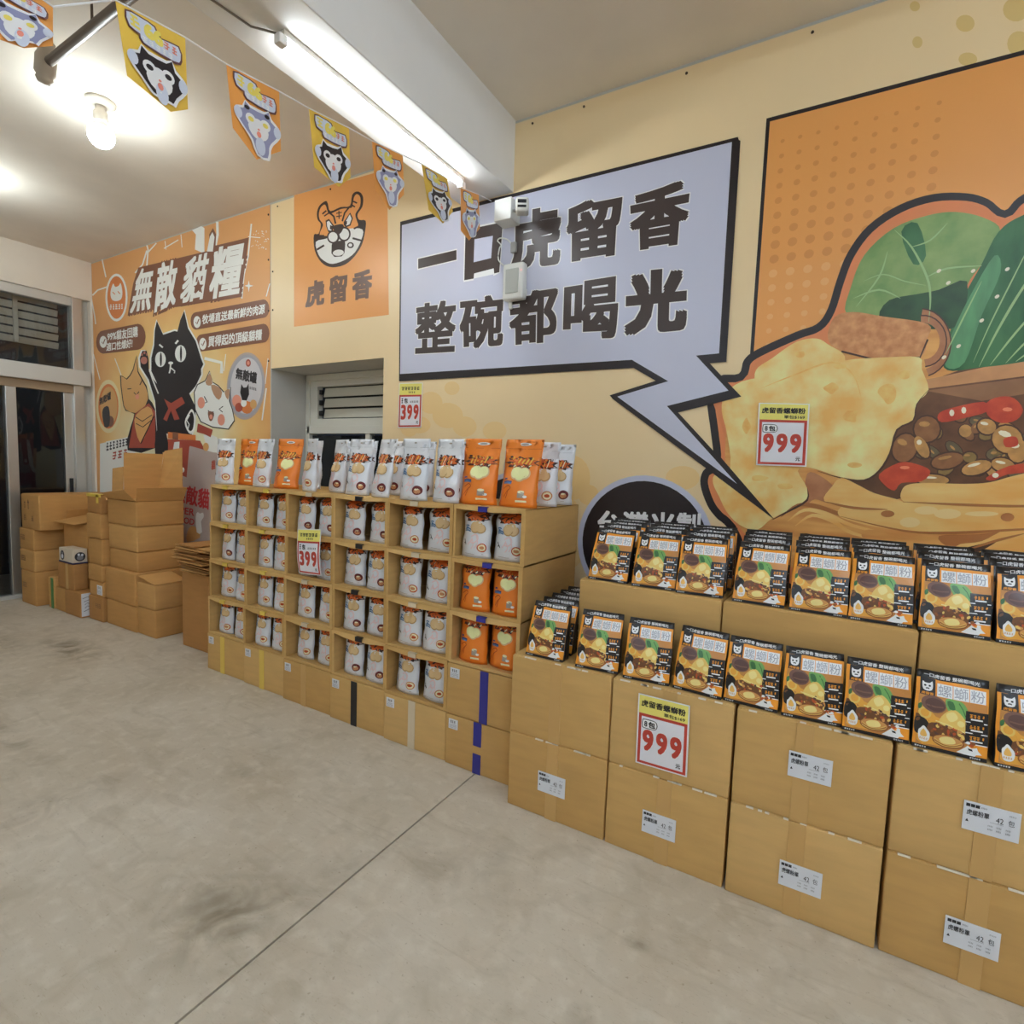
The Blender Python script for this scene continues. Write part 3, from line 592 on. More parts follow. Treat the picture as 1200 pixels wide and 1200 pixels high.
PW = mat('poster_white', K(228, 222, 216), PR); PB = mat('poster_brown', K(122, 78, 58), PR); PK = mat('poster_black', K(38, 32, 34), PR); PRD = mat('poster_red', K(160, 72, 56), PR); PT = mat('poster_tan', K(204, 156, 98), PR); PP = mat('poster_pink', K(214, 142, 120), PR); PG = mat('poster_grey', K(172, 158, 152), PR); PO_ = mat('poster_orange', K(206, 120, 62), PR); PCR = mat('poster_cream', K(226, 204, 160), PR)
for l, wd in (([(290, 210), (296, 130), (290, 110)], 7), ([(290, 150), (335, 100)], 6), ([(290, 135), (270, 200), (235, 240)], 7), ([(35, 345), (60, 320), (120, 300)], 7), ([(80, 175), (98, 260)], 6), ([(30, 360), (45, 440), (50, 480)], 6), ([(370, 125), (438, 85)], 5), ([(450, 60), (455, 120)], 4), ([(375, 90), (380, 130)], 4),
              ([(620, 0), (622, 60), (612, 110)], 12), ([(780, 10), (765, 160), (745, 250), (735, 360)], 7), ([(765, 70), (820, 75)], 4), ([(866, 290), (850, 350)], 5), ([(850, 780), (830, 930)], 6), ([(858, 640), (845, 760)], 4), ([(560, 640), (640, 660), (640, 710)], 14), ([(35, 880), (50, 1000)], 5), ([(40, 620), (70, 740)], 4), ([(660, 620), (650, 700)], 4), ([(140, 640), (170, 720)], 4)):
    m = MB(); stroke(m, PS, QQ(l), wd / 4, 1, PW); m.build('lightning_bolt', poster)
m = MB(); poly(m, PS, QQ([(502, 40), (545, 20), (560, 30), (560, 150), (515, 130), (520, 60)]), 1, PW)
rr = random.Random(3)
for i in range(40): poly(m, PS, ell(*Q(rr.uniform(780, 860), 40 + rr.random() * 90), .5, .6, 6), 1, PW)
poly(m, PS, QQ([(768, 275), (772, 295), (790, 300), (772, 306), (768, 330), (764, 306), (748, 300), (764, 295)]), 2, PW)
m.build('spark_print', poster)['kind'] = 'stuff'
m = MB()
for c, r, k, mt in (((148, 355), (52, 112), 2, PW), ((148, 355), (43, 100), 3, PO_)): poly(m, PS, QQ(ell(*c, *r, 28)), k, mt)
poly(m, PS, QQ(smooth([(120, 330), (132, 290), (142, 305), (158, 300), (168, 288), (176, 330), (170, 362), (148, 372), (126, 364)], 3)), 4, PW)
for x, y in ((136, 335), (160, 332)): stroke(m, PS, QQ([(x - 6, y - 6), (x + 5, y + 6)]), 1.0, 5, PO_)
marks(m, PS, QQ([(116, 388), (182, 384), (182, 408), (116, 412)]), 5, 4, PW, 2)
m.build('round_logo', poster)
m = MB(); mw = MB()
for ch, q in (('無', [(250, 222), (328, 203), (306, 412), (208, 432)]), ('敵', [(345, 192), (438, 172), (424, 388), (322, 432)]), ('貓', [(478, 170), (588, 138), (556, 364), (440, 388)]), ('糧', [(606, 122), (758, 88), (722, 342), (576, 368)])):
    qq = QQ(q); cu = sum(p[0] for p in qq) / 4; cv = sum(p[1] for p in qq) / 4
    text(mw, PS, ch, [(cu + (p[0] - cu) * 1.16 + .8, cv + (p[1] - cv) * 1.14 + .8) for p in qq], 3, PB, 0.10); text(m, PS, ch, qq, 5, PW, 0.03)
poly(mw, PS, QQ([(200, 440), (226, 290), (250, 215), (585, 135), (582, 60), (600, 30), (615, 60), (612, 112), (768, 74), (732, 350), (440, 398), (350, 408), (330, 440), (318, 412)]), 2, PB)
poly(m, PS, QQ([(572, 140), (586, 70), (598, 48), (608, 72), (600, 140)]), 5, PW)
poly(m, PS, QQ([(532, 270), (540, 295), (556, 295), (545, 312), (550, 335), (533, 322), (516, 340), (520, 314), (510, 302), (524, 296)]), 6, PB)
mw.build('title_shadow', poster); m.build('title_lettering', poster)
m = MB()
def pill(q, lines, chk):
    tl, tr, br, bl = q; h = (bl[1] - tl[1]) / 2; pts = []
    for i in range(9): a = -math.pi / 2 - math.pi * i / 8; pts.append((tl[0] + h * 0.6 * math.cos(a), (tl[1] + bl[1]) / 2 + h * math.sin(a)))
    h2 = (br[1] - tr[1]) / 2
    for i in range(9): a = math.pi / 2 - math.pi * i / 8; pts.append((tr[0] + h2 * 0.6 * math.cos(a), (tr[1] + br[1]) / 2 + h2 * math.sin(a)))
    poly(m, PS, QQ(pts), 3, PB); poly(m, PS, QQ(ell(*chk, 17, 28)), 4, PW); stroke(m, PS, QQ([(chk[0] - 7, chk[1]), (chk[0] - 1, chk[1] + 10), (chk[0] + 9, chk[1] - 14)]), 1.1, 5, PB)
    for t, tq in lines: text(m, PS, t, QQ(tq), 4, PW, 0.03)
pill([(85, 510), (248, 478), (248, 600), (85, 618)], [('99%貓友回購', [(106, 518), (248, 488), (248, 540), (104, 560)]), ('適口性爆好!', [(102, 568), (224, 546), (222, 590), (100, 608)])], (86, 563))
pill([(520, 424), (838, 364), (838, 450), (520, 506)], [('牧場直送最新鮮的肉源', [(552, 436), (846, 384), (842, 432), (548, 482)])], (526, 470))
pill([(545, 528), (838, 478), (838, 566), (545, 608)], [('買得起的頂級貓糧', [(580, 536), (832, 502), (828, 554), (576, 590)])], (553, 572))
m.build('slogan_pills', poster)
# plain cartoon cats in flat colours
m = MB()
poly(m, PS, QQ(smooth([(165, 720), (195, 735), (225, 690), (243, 625), (250, 700), (290, 770), (300, 830), (330, 880), (330, 1060), (200, 1070), (215, 960), (232, 900), (190, 885), (175, 830)], 2)), 5, PK)
poly(m, PS, QQ(smooth([(170, 724), (197, 740), (228, 694), (243, 634), (247, 704), (286, 775), (296, 830), (270, 880), (236, 896), (192, 880), (179, 830)], 2)), 6, PT)
poly(m, PS, QQ([(236, 898), (300, 850), (330, 890), (330, 1060), (206, 1060), (222, 960)]), 6, PRD)
poly(m, PS, QQ(smooth([(240, 905), (295, 865), (320, 900), (300, 960), (262, 1040), (235, 960)], 2)), 7, PT)
for l, wd in (([(200, 784), (218, 782)], 4), ([(258, 765), (270, 740)], 4), ([(230, 800), (242, 812), (254, 796)], 4), ([(238, 915), (270, 935), (315, 905)], 4), ([(240, 945), (272, 962), (312, 930)], 4), ([(262, 1040), (325, 910)], 5)): stroke(m, PS, QQ(l), wd / 4, 8, PK)
poly(m, PS, QQ(ell(246, 820, 9, 13)), 8, PP)
m.build('orange_cat_print', poster)
m = MB()
BC_ = [(312, 640), (325, 580), (328, 510), (338, 465), (368, 530), (420, 512), (434, 515), (448, 460), (466, 418), (484, 500), (520, 560), (545, 640), (556, 668), (545, 690), (546, 715), (520, 770), (490, 805), (520, 870), (515, 960), (500, 1000), (340, 990), (330, 840), (300, 740), (262, 680), (258, 640), (270, 605), (290, 605), (298, 640), (300, 700), (322, 740), (340, 760), (312, 700)]
def grow(pts, d):
    c = (sum(p[0] for p in pts) / len(pts), sum(p[1] for p in pts) / len(pts)); return [(p[0] + (p[0] - c[0]) / math.hypot(p[0] - c[0], p[1] - c[1]) * d, p[1] + (p[1] - c[1]) / math.hypot(p[0] - c[0], p[1] - c[1]) * d) for p in pts]
poly(m, PS, QQ(grow(BC_, 8)), 7, PW); poly(m, PS, QQ(BC_), 8, PK)
poly(m, PS, QQ(smooth([(335, 990), (350, 965), (380, 980), (390, 1090), (330, 1090)], 2)), 8, PK)
for c, r in (((355, 645), (25, 36)), ((449, 618), (26, 40))):
    poly(m, PS, QQ(ell(*c, *r, 22)), 9, PW); poly(m, PS, QQ(ell(c[0] + 2, c[1], 5, r[1] - 3, 12)), 10, PK)
for l, wd in (([(349, 575), (366, 590)], 8), ([(425, 572), (438, 556)], 9), ([(404, 658), (400, 695), (396, 710)], 7), ([(404, 685), (422, 700), (420, 710)], 6), ([(302, 690), (318, 740), (345, 806)], 6), ([(320, 640), (312, 680), (330, 730)], 0.1)): stroke(m, PS, QQ(l), wd / 4, 9, PW)
poly(m, PS, QQ(ell(403, 662, 12, 7, 10)), 10, PW)
poly(m, PS, QQ([(372, 830), (405, 850), (455, 820), (470, 850), (425, 880), (445, 925), (420, 930), (404, 885), (385, 935), (368, 925), (392, 875)]), 10, PRD)
for x, y, rx, ry in ((278, 650, 16, 18), (268, 622, 5, 7), (280, 614, 5, 7), (291, 622, 4, 7)): poly(m, PS, QQ(ell(x, y, rx, ry, 12)), 10, mat('poster_paw', K(176, 112, 98), PR))
poly(m, PS, QQ(smooth([(490, 890), (505, 880), (520, 920), (512, 985), (488, 990), (468, 940)], 3)), 9, PW); poly(m, PS, QQ(smooth([(492, 900), (504, 892), (512, 925), (506, 972), (490, 978), (476, 938)], 3)), 10, PK)
stroke(m, PS, QQ([(492, 905), (478, 930), (490, 950), (484, 970)]), 1.2, 11, PW)
poly(m, PS, QQ([(390, 985), (520, 1000), (520, 1025), (390, 1015)]), 9, PO_); poly(m, PS, QQ([(412, 985), (438, 988), (438, 1022), (412, 1018)]), 10, PB)
poly(m, PS, QQ([(388, 1018), (540, 1026), (580, 1100), (580, 1500), (385, 1500)]), 7, PRD)
m.build('black_cat_print', poster)
m = MB()
CC = [(515, 800), (530, 765), (565, 748), (586, 702), (600, 755), (625, 770), (650, 800), (682, 778), (676, 840), (690, 880), (700, 930), (672, 970), (640, 965), (600, 960), (545, 935), (520, 880)]
poly(m, PS, QQ(grow(CC, 5)), 8, PK); poly(m, PS, QQ(CC), 9, PW)
poly(m, PS, QQ(smooth([(566, 752), (586, 708), (598, 758), (580, 768)], 2)), 10, mat('poster_fawn', K(176, 134, 104), PR)); poly(m, PS, QQ(smooth([(592, 765), (625, 772), (644, 800), (630, 835), (605, 810)], 2)), 10, _mats['poster_fawn']); poly(m, PS, QQ(smooth([(655, 800), (679, 784), (672, 835)], 2)), 10, _mats['poster_fawn'])
for x, y in ((546, 848), (640, 928)): poly(m, PS, QQ(ell(x, y, 17, 27, 16)), 10, PP)
for l in ([(560, 818), (574, 845), (560, 850)], [(648, 865), (630, 878), (646, 892)], [(578, 884), (590, 896), (604, 890)]): stroke(m, PS, QQ(l), 1.1, 10, PK)
poly(m, PS, QQ(smooth([(578, 890), (606, 896), (598, 930), (584, 930)], 3)), 10, PB); poly(m, PS, QQ(ell(592, 914, 8, 12, 10)), 11, PP)
poly(m, PS, QQ([(530, 945), (600, 975), (590, 1010), (560, 995), (525, 985)]), 10, PRD)
poly(m, PS, QQ(smooth([(556, 1000), (620, 1010), (640, 1100), (640, 1180), (590, 1180), (555, 1120), (575, 1060)], 2)), 8, PW); poly(m, PS, QQ(ell(568, 1055, 14, 20, 12)), 9, PT)
text(m, PS, '貓', QQ([(594, 1118), (612, 1115), (612, 1160), (592, 1165)]), 9, PRD, 0.04)
m.build('white_cat_print', poster)
m = MB()
for c, r, k, mt in (((755, 770), (90, 158), 3, PG), ((755, 770), (84, 148), 4, mat('tin_grey', K(158, 156, 164), PR)), ((757, 768), (74, 132), 5, mat('tin_face', K(194, 190, 192), PR))): poly(m, PS, QQ(ell(*c, *r, 32, 0.06)), k, mt)
poly(m, PS, QQ(ell(766, 662, 12, 18, 14)), 6, PRD); poly(m, PS, QQ(ell(766, 662, 7, 10, 12)), 7, PP)
text(m, PS, '無敵罐', QQ([(710, 682), (808, 706), (804, 762), (706, 736)]), 6, PK, 0.045)
poly(m, PS, QQ([(728, 800), (734, 760), (744, 778), (758, 776), (768, 758), (770, 810), (758, 838), (738, 836)]), 7, PK)
for x, y, rx, ry, mt in ((712, 840, 22, 30, PP), (760, 870, 28, 30, PO_), (722, 870, 18, 22, PRD), (790, 855, 16, 22, PT), (745, 850, 14, 18, PW)): poly(m, PS, QQ(ell(x, y, rx, ry, 12)), 6, mt)
marks(m, PS, QQ([(772, 772), (806, 780), (806, 792), (772, 784)]), 4, 6, PK, 1)
m.build('round_tin', poster); m = MB()
for c, r, k, mt in (((110, 865), (58, 125), 3, PCR), ((110, 865), (47, 105), 4, PO_), ((112, 865), (40, 92), 5, PT)): poly(m, PS, QQ(ell(*c, *r, 28)), k, mt)
text(m, PS, '無敵罐', QQ([(68, 825), (122, 793), (122, 833), (68, 862)]), 6, PK, 0.04)
poly(m, PS, QQ(smooth([(84, 880), (96, 866), (112, 868), (118, 920), (112, 960), (92, 960), (82, 910)], 2)), 6, PK); poly(m, PS, QQ(ell(120, 935, 16, 26, 12)), 5, PB)
m.build('round_tin', poster)
m = MB()
poly(m, PS, QQ([(70, 1040), (235, 1000), (240, 1300), (70, 1300)]), 2, PW)
poly(m, PS, QQ([(98, 1030), (222, 1005), (222, 1045), (98, 1078)]), 3, PW); marks(m, PS, QQ([(100, 1036), (220, 1010), (220, 1042), (100, 1074)]), 8, 4, PK, 4)
marks(m, PS, QQ([(130, 1080), (206, 1062), (206, 1098), (126, 1116)]), 3, 4, PRD, 6)
def Q2(x, y): return (100 + x / 8.0, 480 + y / 8.0)
poly(m, PS, [Q2(*p) for p in [(985, 340), (1200, 400), (1340, 420), (1340, 1500), (780, 1500), (860, 640)]], 9, PG)
poly(m, PS, [Q2(*p) for p in [(840, 305), (890, 300), (870, 600), (820, 690), (770, 690)]], 9, PW)
poly(m, PS, [Q2(*p) for p in [(890, 290), (985, 300), (955, 636), (870, 600)]], 10, PRD); poly(m, PS, [Q2(*p) for p in ell(916, 566, 20, 26, 12)], 11, PW)
text(m, PS, '無敵貓', [Q2(*p) for p in [(850, 690), (1172, 745), (1165, 945), (830, 850)]], 11, mat('poster_crimson', K(176, 44, 50), PR), 0.03)
text(m, PS, 'SUPER', [Q2(*p) for p in [(800, 890), (1030, 930), (1025, 1000), (790, 950)]], 11, _mats['poster_crimson'], 0.03); text(m, PS, 'FOOD', [Q2(*p) for p in [(850, 990), (1030, 1025), (1025, 1085), (845, 1050)]], 11, _mats['poster_crimson'], 0.03)
poly(m, PS, [Q2(*p) for p in smooth([(1040, 1000), (1060, 960), (1080, 975), (1110, 965), (1115, 1010), (1090, 1050), (1100, 1150), (1050, 1150)], 2)], 11, PW); poly(m, PS, [Q2(*p) for p in smooth([(960, 1150), (1000, 1090), (1060, 1120), (1080, 1200), (960, 1240)], 2)], 10, PT)
poly(m, PS, [Q2(*p) for p in [(730, 400), (780, 400), (800, 520), (790, 620), (760, 640)]], 11, PT)
m.build('food_bag_print', poster)
m = MB()
for z in (3.45, 3.1, 2.7, 2.3): m.lathe([(0.008, 0), (0.007, 0.004), (0, 0.005)], (0, 0, 0), _mats['rust_nail'], 8, Matrix.Translation(Vector((WX0 - 0.03, YW - 0.0025, z)) - PO) @ Matrix.Rotation(math.pi / 2, 4, 'X'))
m.build('nail_heads', poster)['kind'] = 'stuff'

# ------------------------------------------------------------------ cardboard
CB = [mat('cardboard_%s' % n, K(*c), 0.78, var=0.045, scale=5, bump=0.025, bscale=40, stretch=(1, 1, 6), spec=0.3) for n, c in (('tan', (186, 149, 92)), ('pale', (191, 155, 99)), ('warm', (180, 142, 86)), ('brown', (172, 128, 78)), ('old', (178, 133, 78)), ('old_pale', (186, 142, 86)), ('old_dark', (164, 118, 68)))]
CEDGE = mat('cardboard_edge', K(160, 124, 80), 0.85)
TAPES = {'brown': mat('brown_tape', K(184, 146, 89), 0.4), 'yellow': mat('yellow_tape', K(206, 178, 78), 0.35), 'clear': mat('clear_tape', K(196, 182, 156), 0.25), 'black': mat('black_tape', K(28, 26, 28), 0.35), 'blue': mat('blue_tape', K(44, 44, 128), 0.35), 'green': mat('green_tape', K(64, 124, 66), 0.4)}
PAPER = mat('label_paper', K(206, 208, 214), 0.55); PINK_ = mat('print_ink', K(44, 42, 44), 0.6); GREYI = mat('print_grey', K(120, 120, 124), 0.6)
def local_sheet(x0, z0, y, base=0.0012): return Sheet(lambda u, v: Vector((x0 + u, y, z0 + v)), Vector((0, -1, 0)), base, 0.0004)
def side_sheet(y0, z0, x): return Sheet(lambda u, v: Vector((x, y0 + u, z0 + v)), Vector((1, 0, 0)), 0.0012, 0.0004)
_seed = [0]
def carton(label, w_, d_, h_, loc, rz=0.0, tape=None, tape_x=0.5, side_tape=None, group=None, cb=0, seam=True, twidth=0.05, tape_gap=None, name='carton', jit=0.0018, bev=0.005):
    _seed[0] += 1
    t = thing(name, label, 'carton', loc, rz, group)
    m = MB(); m.bbox((-w_ / 2, 0, 0), (w_ / 2, d_, h_ - 0.004), CB[cb], bev, None, 2, jit, _seed[0]); m.build('carton_body', t, True)
    if seam:
        for a, b_ in ((0.0, 0.5), (0.5, 1.0)):
            m = MB(); m.bbox((-w_ / 2 + bev, d_ * a + bev, h_ - 0.0045), (w_ / 2 - bev, d_ * b_ - (bev if b_ == 1 else .003), h_), CB[cb], 0.0015); m.build('top_flap', t)
    if tape:
        segs = [(0.0, h_ - 0.003)] if not tape_gap else [(0.0, tape_gap[0]), (tape_gap[1], h_ - 0.003)]
        tx = -w_ / 2 + w_ * tape_x
        for z0, z1 in segs:
            m = MB(); m.bbox((tx - twidth / 2, -0.0032, z0), (tx + twidth / 2, 0.0002, z1), TAPES[tape], 0.0008); m.build('tape_strip', t)
    if side_tape:
        m = MB(); m.bbox((w_ / 2 - 0.0002, d_ * 0.5 - 0.024, 0), (w_ / 2 + 0.002, d_ * 0.5 + 0.024, h_ - 0.003), TAPES[side_tape], 0.0008); m.build('tape_strip', t)
    return t
def small_label(t, w_, x, z, lw=0.055, lh=0.05, y=-0.0015):
    m = MB(); m.bbox((x, y - 0.001, z), (x + lw, y + 0.002, z + lh), PAPER, 0.0004); l = m.build('paper_label', t, label='small white printed label')
    m = MB(); sh = local_sheet(x, z, y - 0.001, 0.0006)
    marks(m, sh, [(lw * .2, lh * .88), (lw * .8, lh * .88), (lw * .8, lh * .62), (lw * .2, lh * .62)], 3, 0, PINK_, int(x * 1000) % 17)
    for k in range(3): marks(m, sh, [(lw * .1, lh * (.5 - k * .15)), (lw * .9, lh * (.5 - k * .15)), (lw * .9, lh * (.41 - k * .15)), (lw * .1, lh * (.41 - k * .15))], 8, 0, GREYI, k)
    m.build('lettering', l)

# shelf stack of snack cartons: six columns against the wall
EB = [-3.735, -3.302, -2.878, -2.438, -2.005, -1.580, -1.172]; ET = [-3.668, -3.248, -2.840, -2.424, -2.000, -1.565, -1.160]
YC = [2.180, 2.170, 2.160, 2.150, 2.140, 2.132]; LH = 0.263
COLN = ['first', 'second', 'third', 'fourth', 'fifth', 'sixth']; ROWN = {4: 'top', 3: 'upper middle', 2: 'lower middle', 1: 'lowest'}
COLTAPE = ['yellow', 'yellow', 'brown', 'black', 'clear', 'blue']
TABT = ['yellow', 'yellow', 'clear', 'black', 'clear', 'blue']
def edges(c, lev):
    f = lev / 5.0; return EB[c] * (1 - f) + ET[c] * f + 0.003, EB[c + 1] * (1 - f) + ET[c + 1] * f - 0.003
def open_carton(label, w_, d_, h_, loc, tab, cb, seed):
    t = thing('open_carton', label, 'carton', loc, 0, 'open cartons of snack pouches'); th = 0.006; r = random.Random(seed)
    m = MB(); mt = CB[cb]
    m.bbox((-w_ / 2, 0.004, 0), (w_ / 2, d_, th), mt, 0.0015); m.bbox((-w_ / 2, 0.004, h_ - th - 0.001), (w_ / 2, d_, h_ - 0.001), mt, 0.0015)
    m.bbox((-w_ / 2, 0.004, 0), (-w_ / 2 + th, d_, h_ - 0.001), mt, 0.0015); m.bbox((w_ / 2 - th, 0.004, 0), (w_ / 2, d_, h_ - 0.001), mt, 0.0015)
    m.bbox((-w_ / 2, d_ - th, 0), (w_ / 2, d_, h_ - 0.001), mt, 0.0015); m.build('carton_body', t)
    # cut-out front: uneven rims left where the panel was cut away
    m = MB(); lx, rx, bz = -w_ / 2 + r.uniform(0.012, 0.018), w_ / 2 - r.uniform(0.018, 0.026), r.uniform(0.010, 0.016)
    sag = r.uniform(0.004, 0.010); n = 8; top = [(lx + (rx - lx) * i / n, h_ - 0.018 - r.uniform(0, 0.003) - sag * math.sin(math.pi * i / n)) for i in range(n + 1)]
    m.box((-w_ / 2, 0, 0), (lx, 0.005, h_ - 0.001), mt); m.box((rx, 0, 0), (w_ / 2, 0.005, h_ - 0.001), mt); m.box((lx, 0, 0), (rx, 0.005, bz), mt)
    for i in range(n):
        a, b_ = top[i], top[i + 1]; f0 = 0.012 * math.sin(math.pi * i / n); f1 = 0.012 * math.sin(math.pi * (i + 1) / n)
        v = [(a[0], -f0, a[1]), (b_[0], -f1, b_[1]), (b_[0], 0, h_ - 0.001), (a[0], 0, h_ - 0.001), (a[0], 0.005 - f0, a[1]), (b_[0], 0.005 - f1, b_[1]), (b_[0], 0.005, h_ - 0.001), (a[0], 0.005, h_ - 0.001)]
        m.add(v, [(0, 1, 2, 3), (7, 6, 5, 4), (0, 4, 5, 1), (3, 2, 6, 7)], mt)
    m.build('cut_front', t)
    x = (lx + rx) / 2 + r.uniform(-0.02, 0.02)
    m = MB(); m.bbox((x - 0.026, -0.016, h_ - 0.026), (x + 0.026, -0.0135, h_ - 0.001), TAPES[tab], 0.0008)
    m.bbox((x - 0.026, -0.016, h_ - 0.004), (x + 0.026, 0.004, h_ - 0.001), TAPES[tab], 0.0008); m.build('tape_tab', t, label=tab + ' tape tab folded over the top edge')
    return t
for c in range(6):
    for lev in range(5):
        x0, x1 = edges(c, lev + 0.5); loc = ((x0 + x1) / 2, YC[c] + rnd.uniform(-0.004, 0.004), lev * LH); ww = x1 - x0
        closed = lev == 0 or (c == 5 and lev == 1)
        if closed:
            nm = 'closed snack carton with %s tape at the foot of the %s shelf column' % (COLTAPE[c], COLN[c]) if not (c == 5) else ('closed carton with a long blue tape strip under the orange pouches' if lev == 1 else 'closed carton with broken blue tape on the floor')
            t = carton(nm, ww, 0.6, LH - 0.001, loc, 0, COLTAPE[c], [0.42, 0.46, 0.45, 0.46, 0.47, 0.48][c] + (0.07 if lev == 1 else 0), None, 'closed cartons under the open ones', c % 3, False, 0.046, (0.10, 0.14) if (c == 5 and lev == 0) else None)
            small_label(t, ww, -ww / 2 + 0.02, LH - 0.075)
        else:
            open_carton('open carton forming the %s cell of the %s shelf column from the left' % (ROWN[lev], COLN[c]), ww, 0.6, LH - 0.0005, loc, TABT[c], (c + lev) % 3, c * 7 + lev)

# noodle cartons: two high in front, a third tier turned sideways behind
NCX = [(-1.138, -0.684), (-0.677, -0.226), (-0.216, 0.237), (0.248, 0.700), (0.711, 1.163)]
def ship_label(t, w_, px, py, yf, lw=0.128, lh=0.088):
    p = onY(px, py, yf) - t.location; x, z = p.x - lw / 2, p.z - lh / 2
    m = MB(); m.bbox((x, -0.005, z), (x + lw, -0.003, z + lh), PAPER, 0.0004); l = m.build('shipping_label', t, label='white shipping label reading forty two packs')
    m = MB(); sh = local_sheet(x, z, -0.005, 0.0006)
    for k in range(3): poly(m, sh, rect(lw * (.04 + .085 * k), lh * .82, lw * (.115 + .085 * k), lh * .93), 0, PINK_)
    marks(m, sh, [(lw * .31, lh * .9), (lw * .42, lh * .9), (lw * .42, lh * .85), (lw * .31, lh * .85)], 5, 0, GREYI, 1)
    text(m, sh, '虎螺粉單', [(lw * .06, lh * .74), (lw * .46, lh * .74), (lw * .46, lh * .54), (lw * .06, lh * .54)], 1, PINK_, 0.015)
    text(m, sh, '42', [(lw * .58, lh * .68), (lw * .71, lh * .68), (lw * .71, lh * .50), (lw * .58, lh * .50)], 1, PINK_)
    text(m, sh, '包', [(lw * .79, lh * .70), (lw * .90, lh * .70), (lw * .90, lh * .50), (lw * .79, lh * .50)], 1, PINK_)
    poly(m, sh, rect(lw * .48, lh * .46, lw * .72, lh * .47), 1, GREYI)
    for k in range(2):
        for a in (.45, .6, .76): marks(m, sh, [(lw * a, lh * (.36 - .12 * k)), (lw * (a + .09), lh * (.36 - .12 * k)), (lw * (a + .09), lh * (.31 - .12 * k)), (lw * a, lh * (.31 - .12 * k))], 4, 1, GREYI, k)
    marks(m, sh, [(lw * .8, lh * .86), (lw * .92, lh * .86), (lw * .92, lh * .82), (lw * .8, lh * .82)], 5, 1, GREYI, 3)
    poly(m, sh, [(lw * .05, lh * .3), (lw * .08, lh * .4), (lw * .11, lh * .3)], 1, PINK_)
    m.build('lettering', l)
NCN = ['leftmost', 'second', 'third', 'fourth', 'fifth']; NH = 0.341; YN = [2.016, 2.014, 2.010, 2.014, 2.016]
SHLAB = {(0, 0): (646.5, 919), (1, 0): (772, 967), (2, 1): (949, 900), (2, 0): (937.5, 1029), (3, 1): (1161, 962), (3, 0): (1138, 1098)}
for i, (x0, x1) in enumerate(NCX):
    for lev in (0, 1):
        t = carton('%s noodle carton from the left in the %s front row' % (NCN[i], 'upper' if lev else 'floor level'), x1 - x0, 0.6, NH - 0.001 if lev == 0 else 0.346, ((x0 + x1) / 2, YN[i] + 0.002 * lev, lev * NH), 0, 'brown', 0.47 + 0.03 * (i % 2), None, 'large noodle cartons', (2, 0, 1, 2, 0)[i] if lev == 0 else (0, 1, 0, 1, 2)[i], True, 0.052, None, 'noodle_carton')
        if (i, lev) in SHLAB: ship_label(t, x1 - x0, *SHLAB[(i, lev)], YN[i])
        r = random.Random(i * 2 + lev); m = MB()
        for k in range(7):
            xx = r.uniform(-0.2, 0.16); m.bbox((xx, -0.003, (NH if lev == 0 else 0.347) - 0.006), (xx + r.uniform(0.01, 0.045), 0.004, (NH if lev == 0 else 0.347) - 0.0006), mat('shiny_tape', K(214, 204, 186), 0.12, spec=0.8), 0.0008)
        m.build('tape_glints', t)['kind'] = 'stuff'
ZS = 0.688; STEP = [(-0.615, 2.185), (-0.010, 2.150), (0.595, 2.115), (1.2, 2.08)]
for i, (x, y) in enumerate(STEP[:3]):
    carton('%s sideways noodle carton forming the upper display step' % ['left', 'middle', 'right'][i], 0.6, 0.452, 0.336, (x, y, ZS), math.radians(-3.3), None, 0.5, None, 'large noodle cartons', (0, 2, 0)[i], True, 0.05, None, 'noodle_carton')

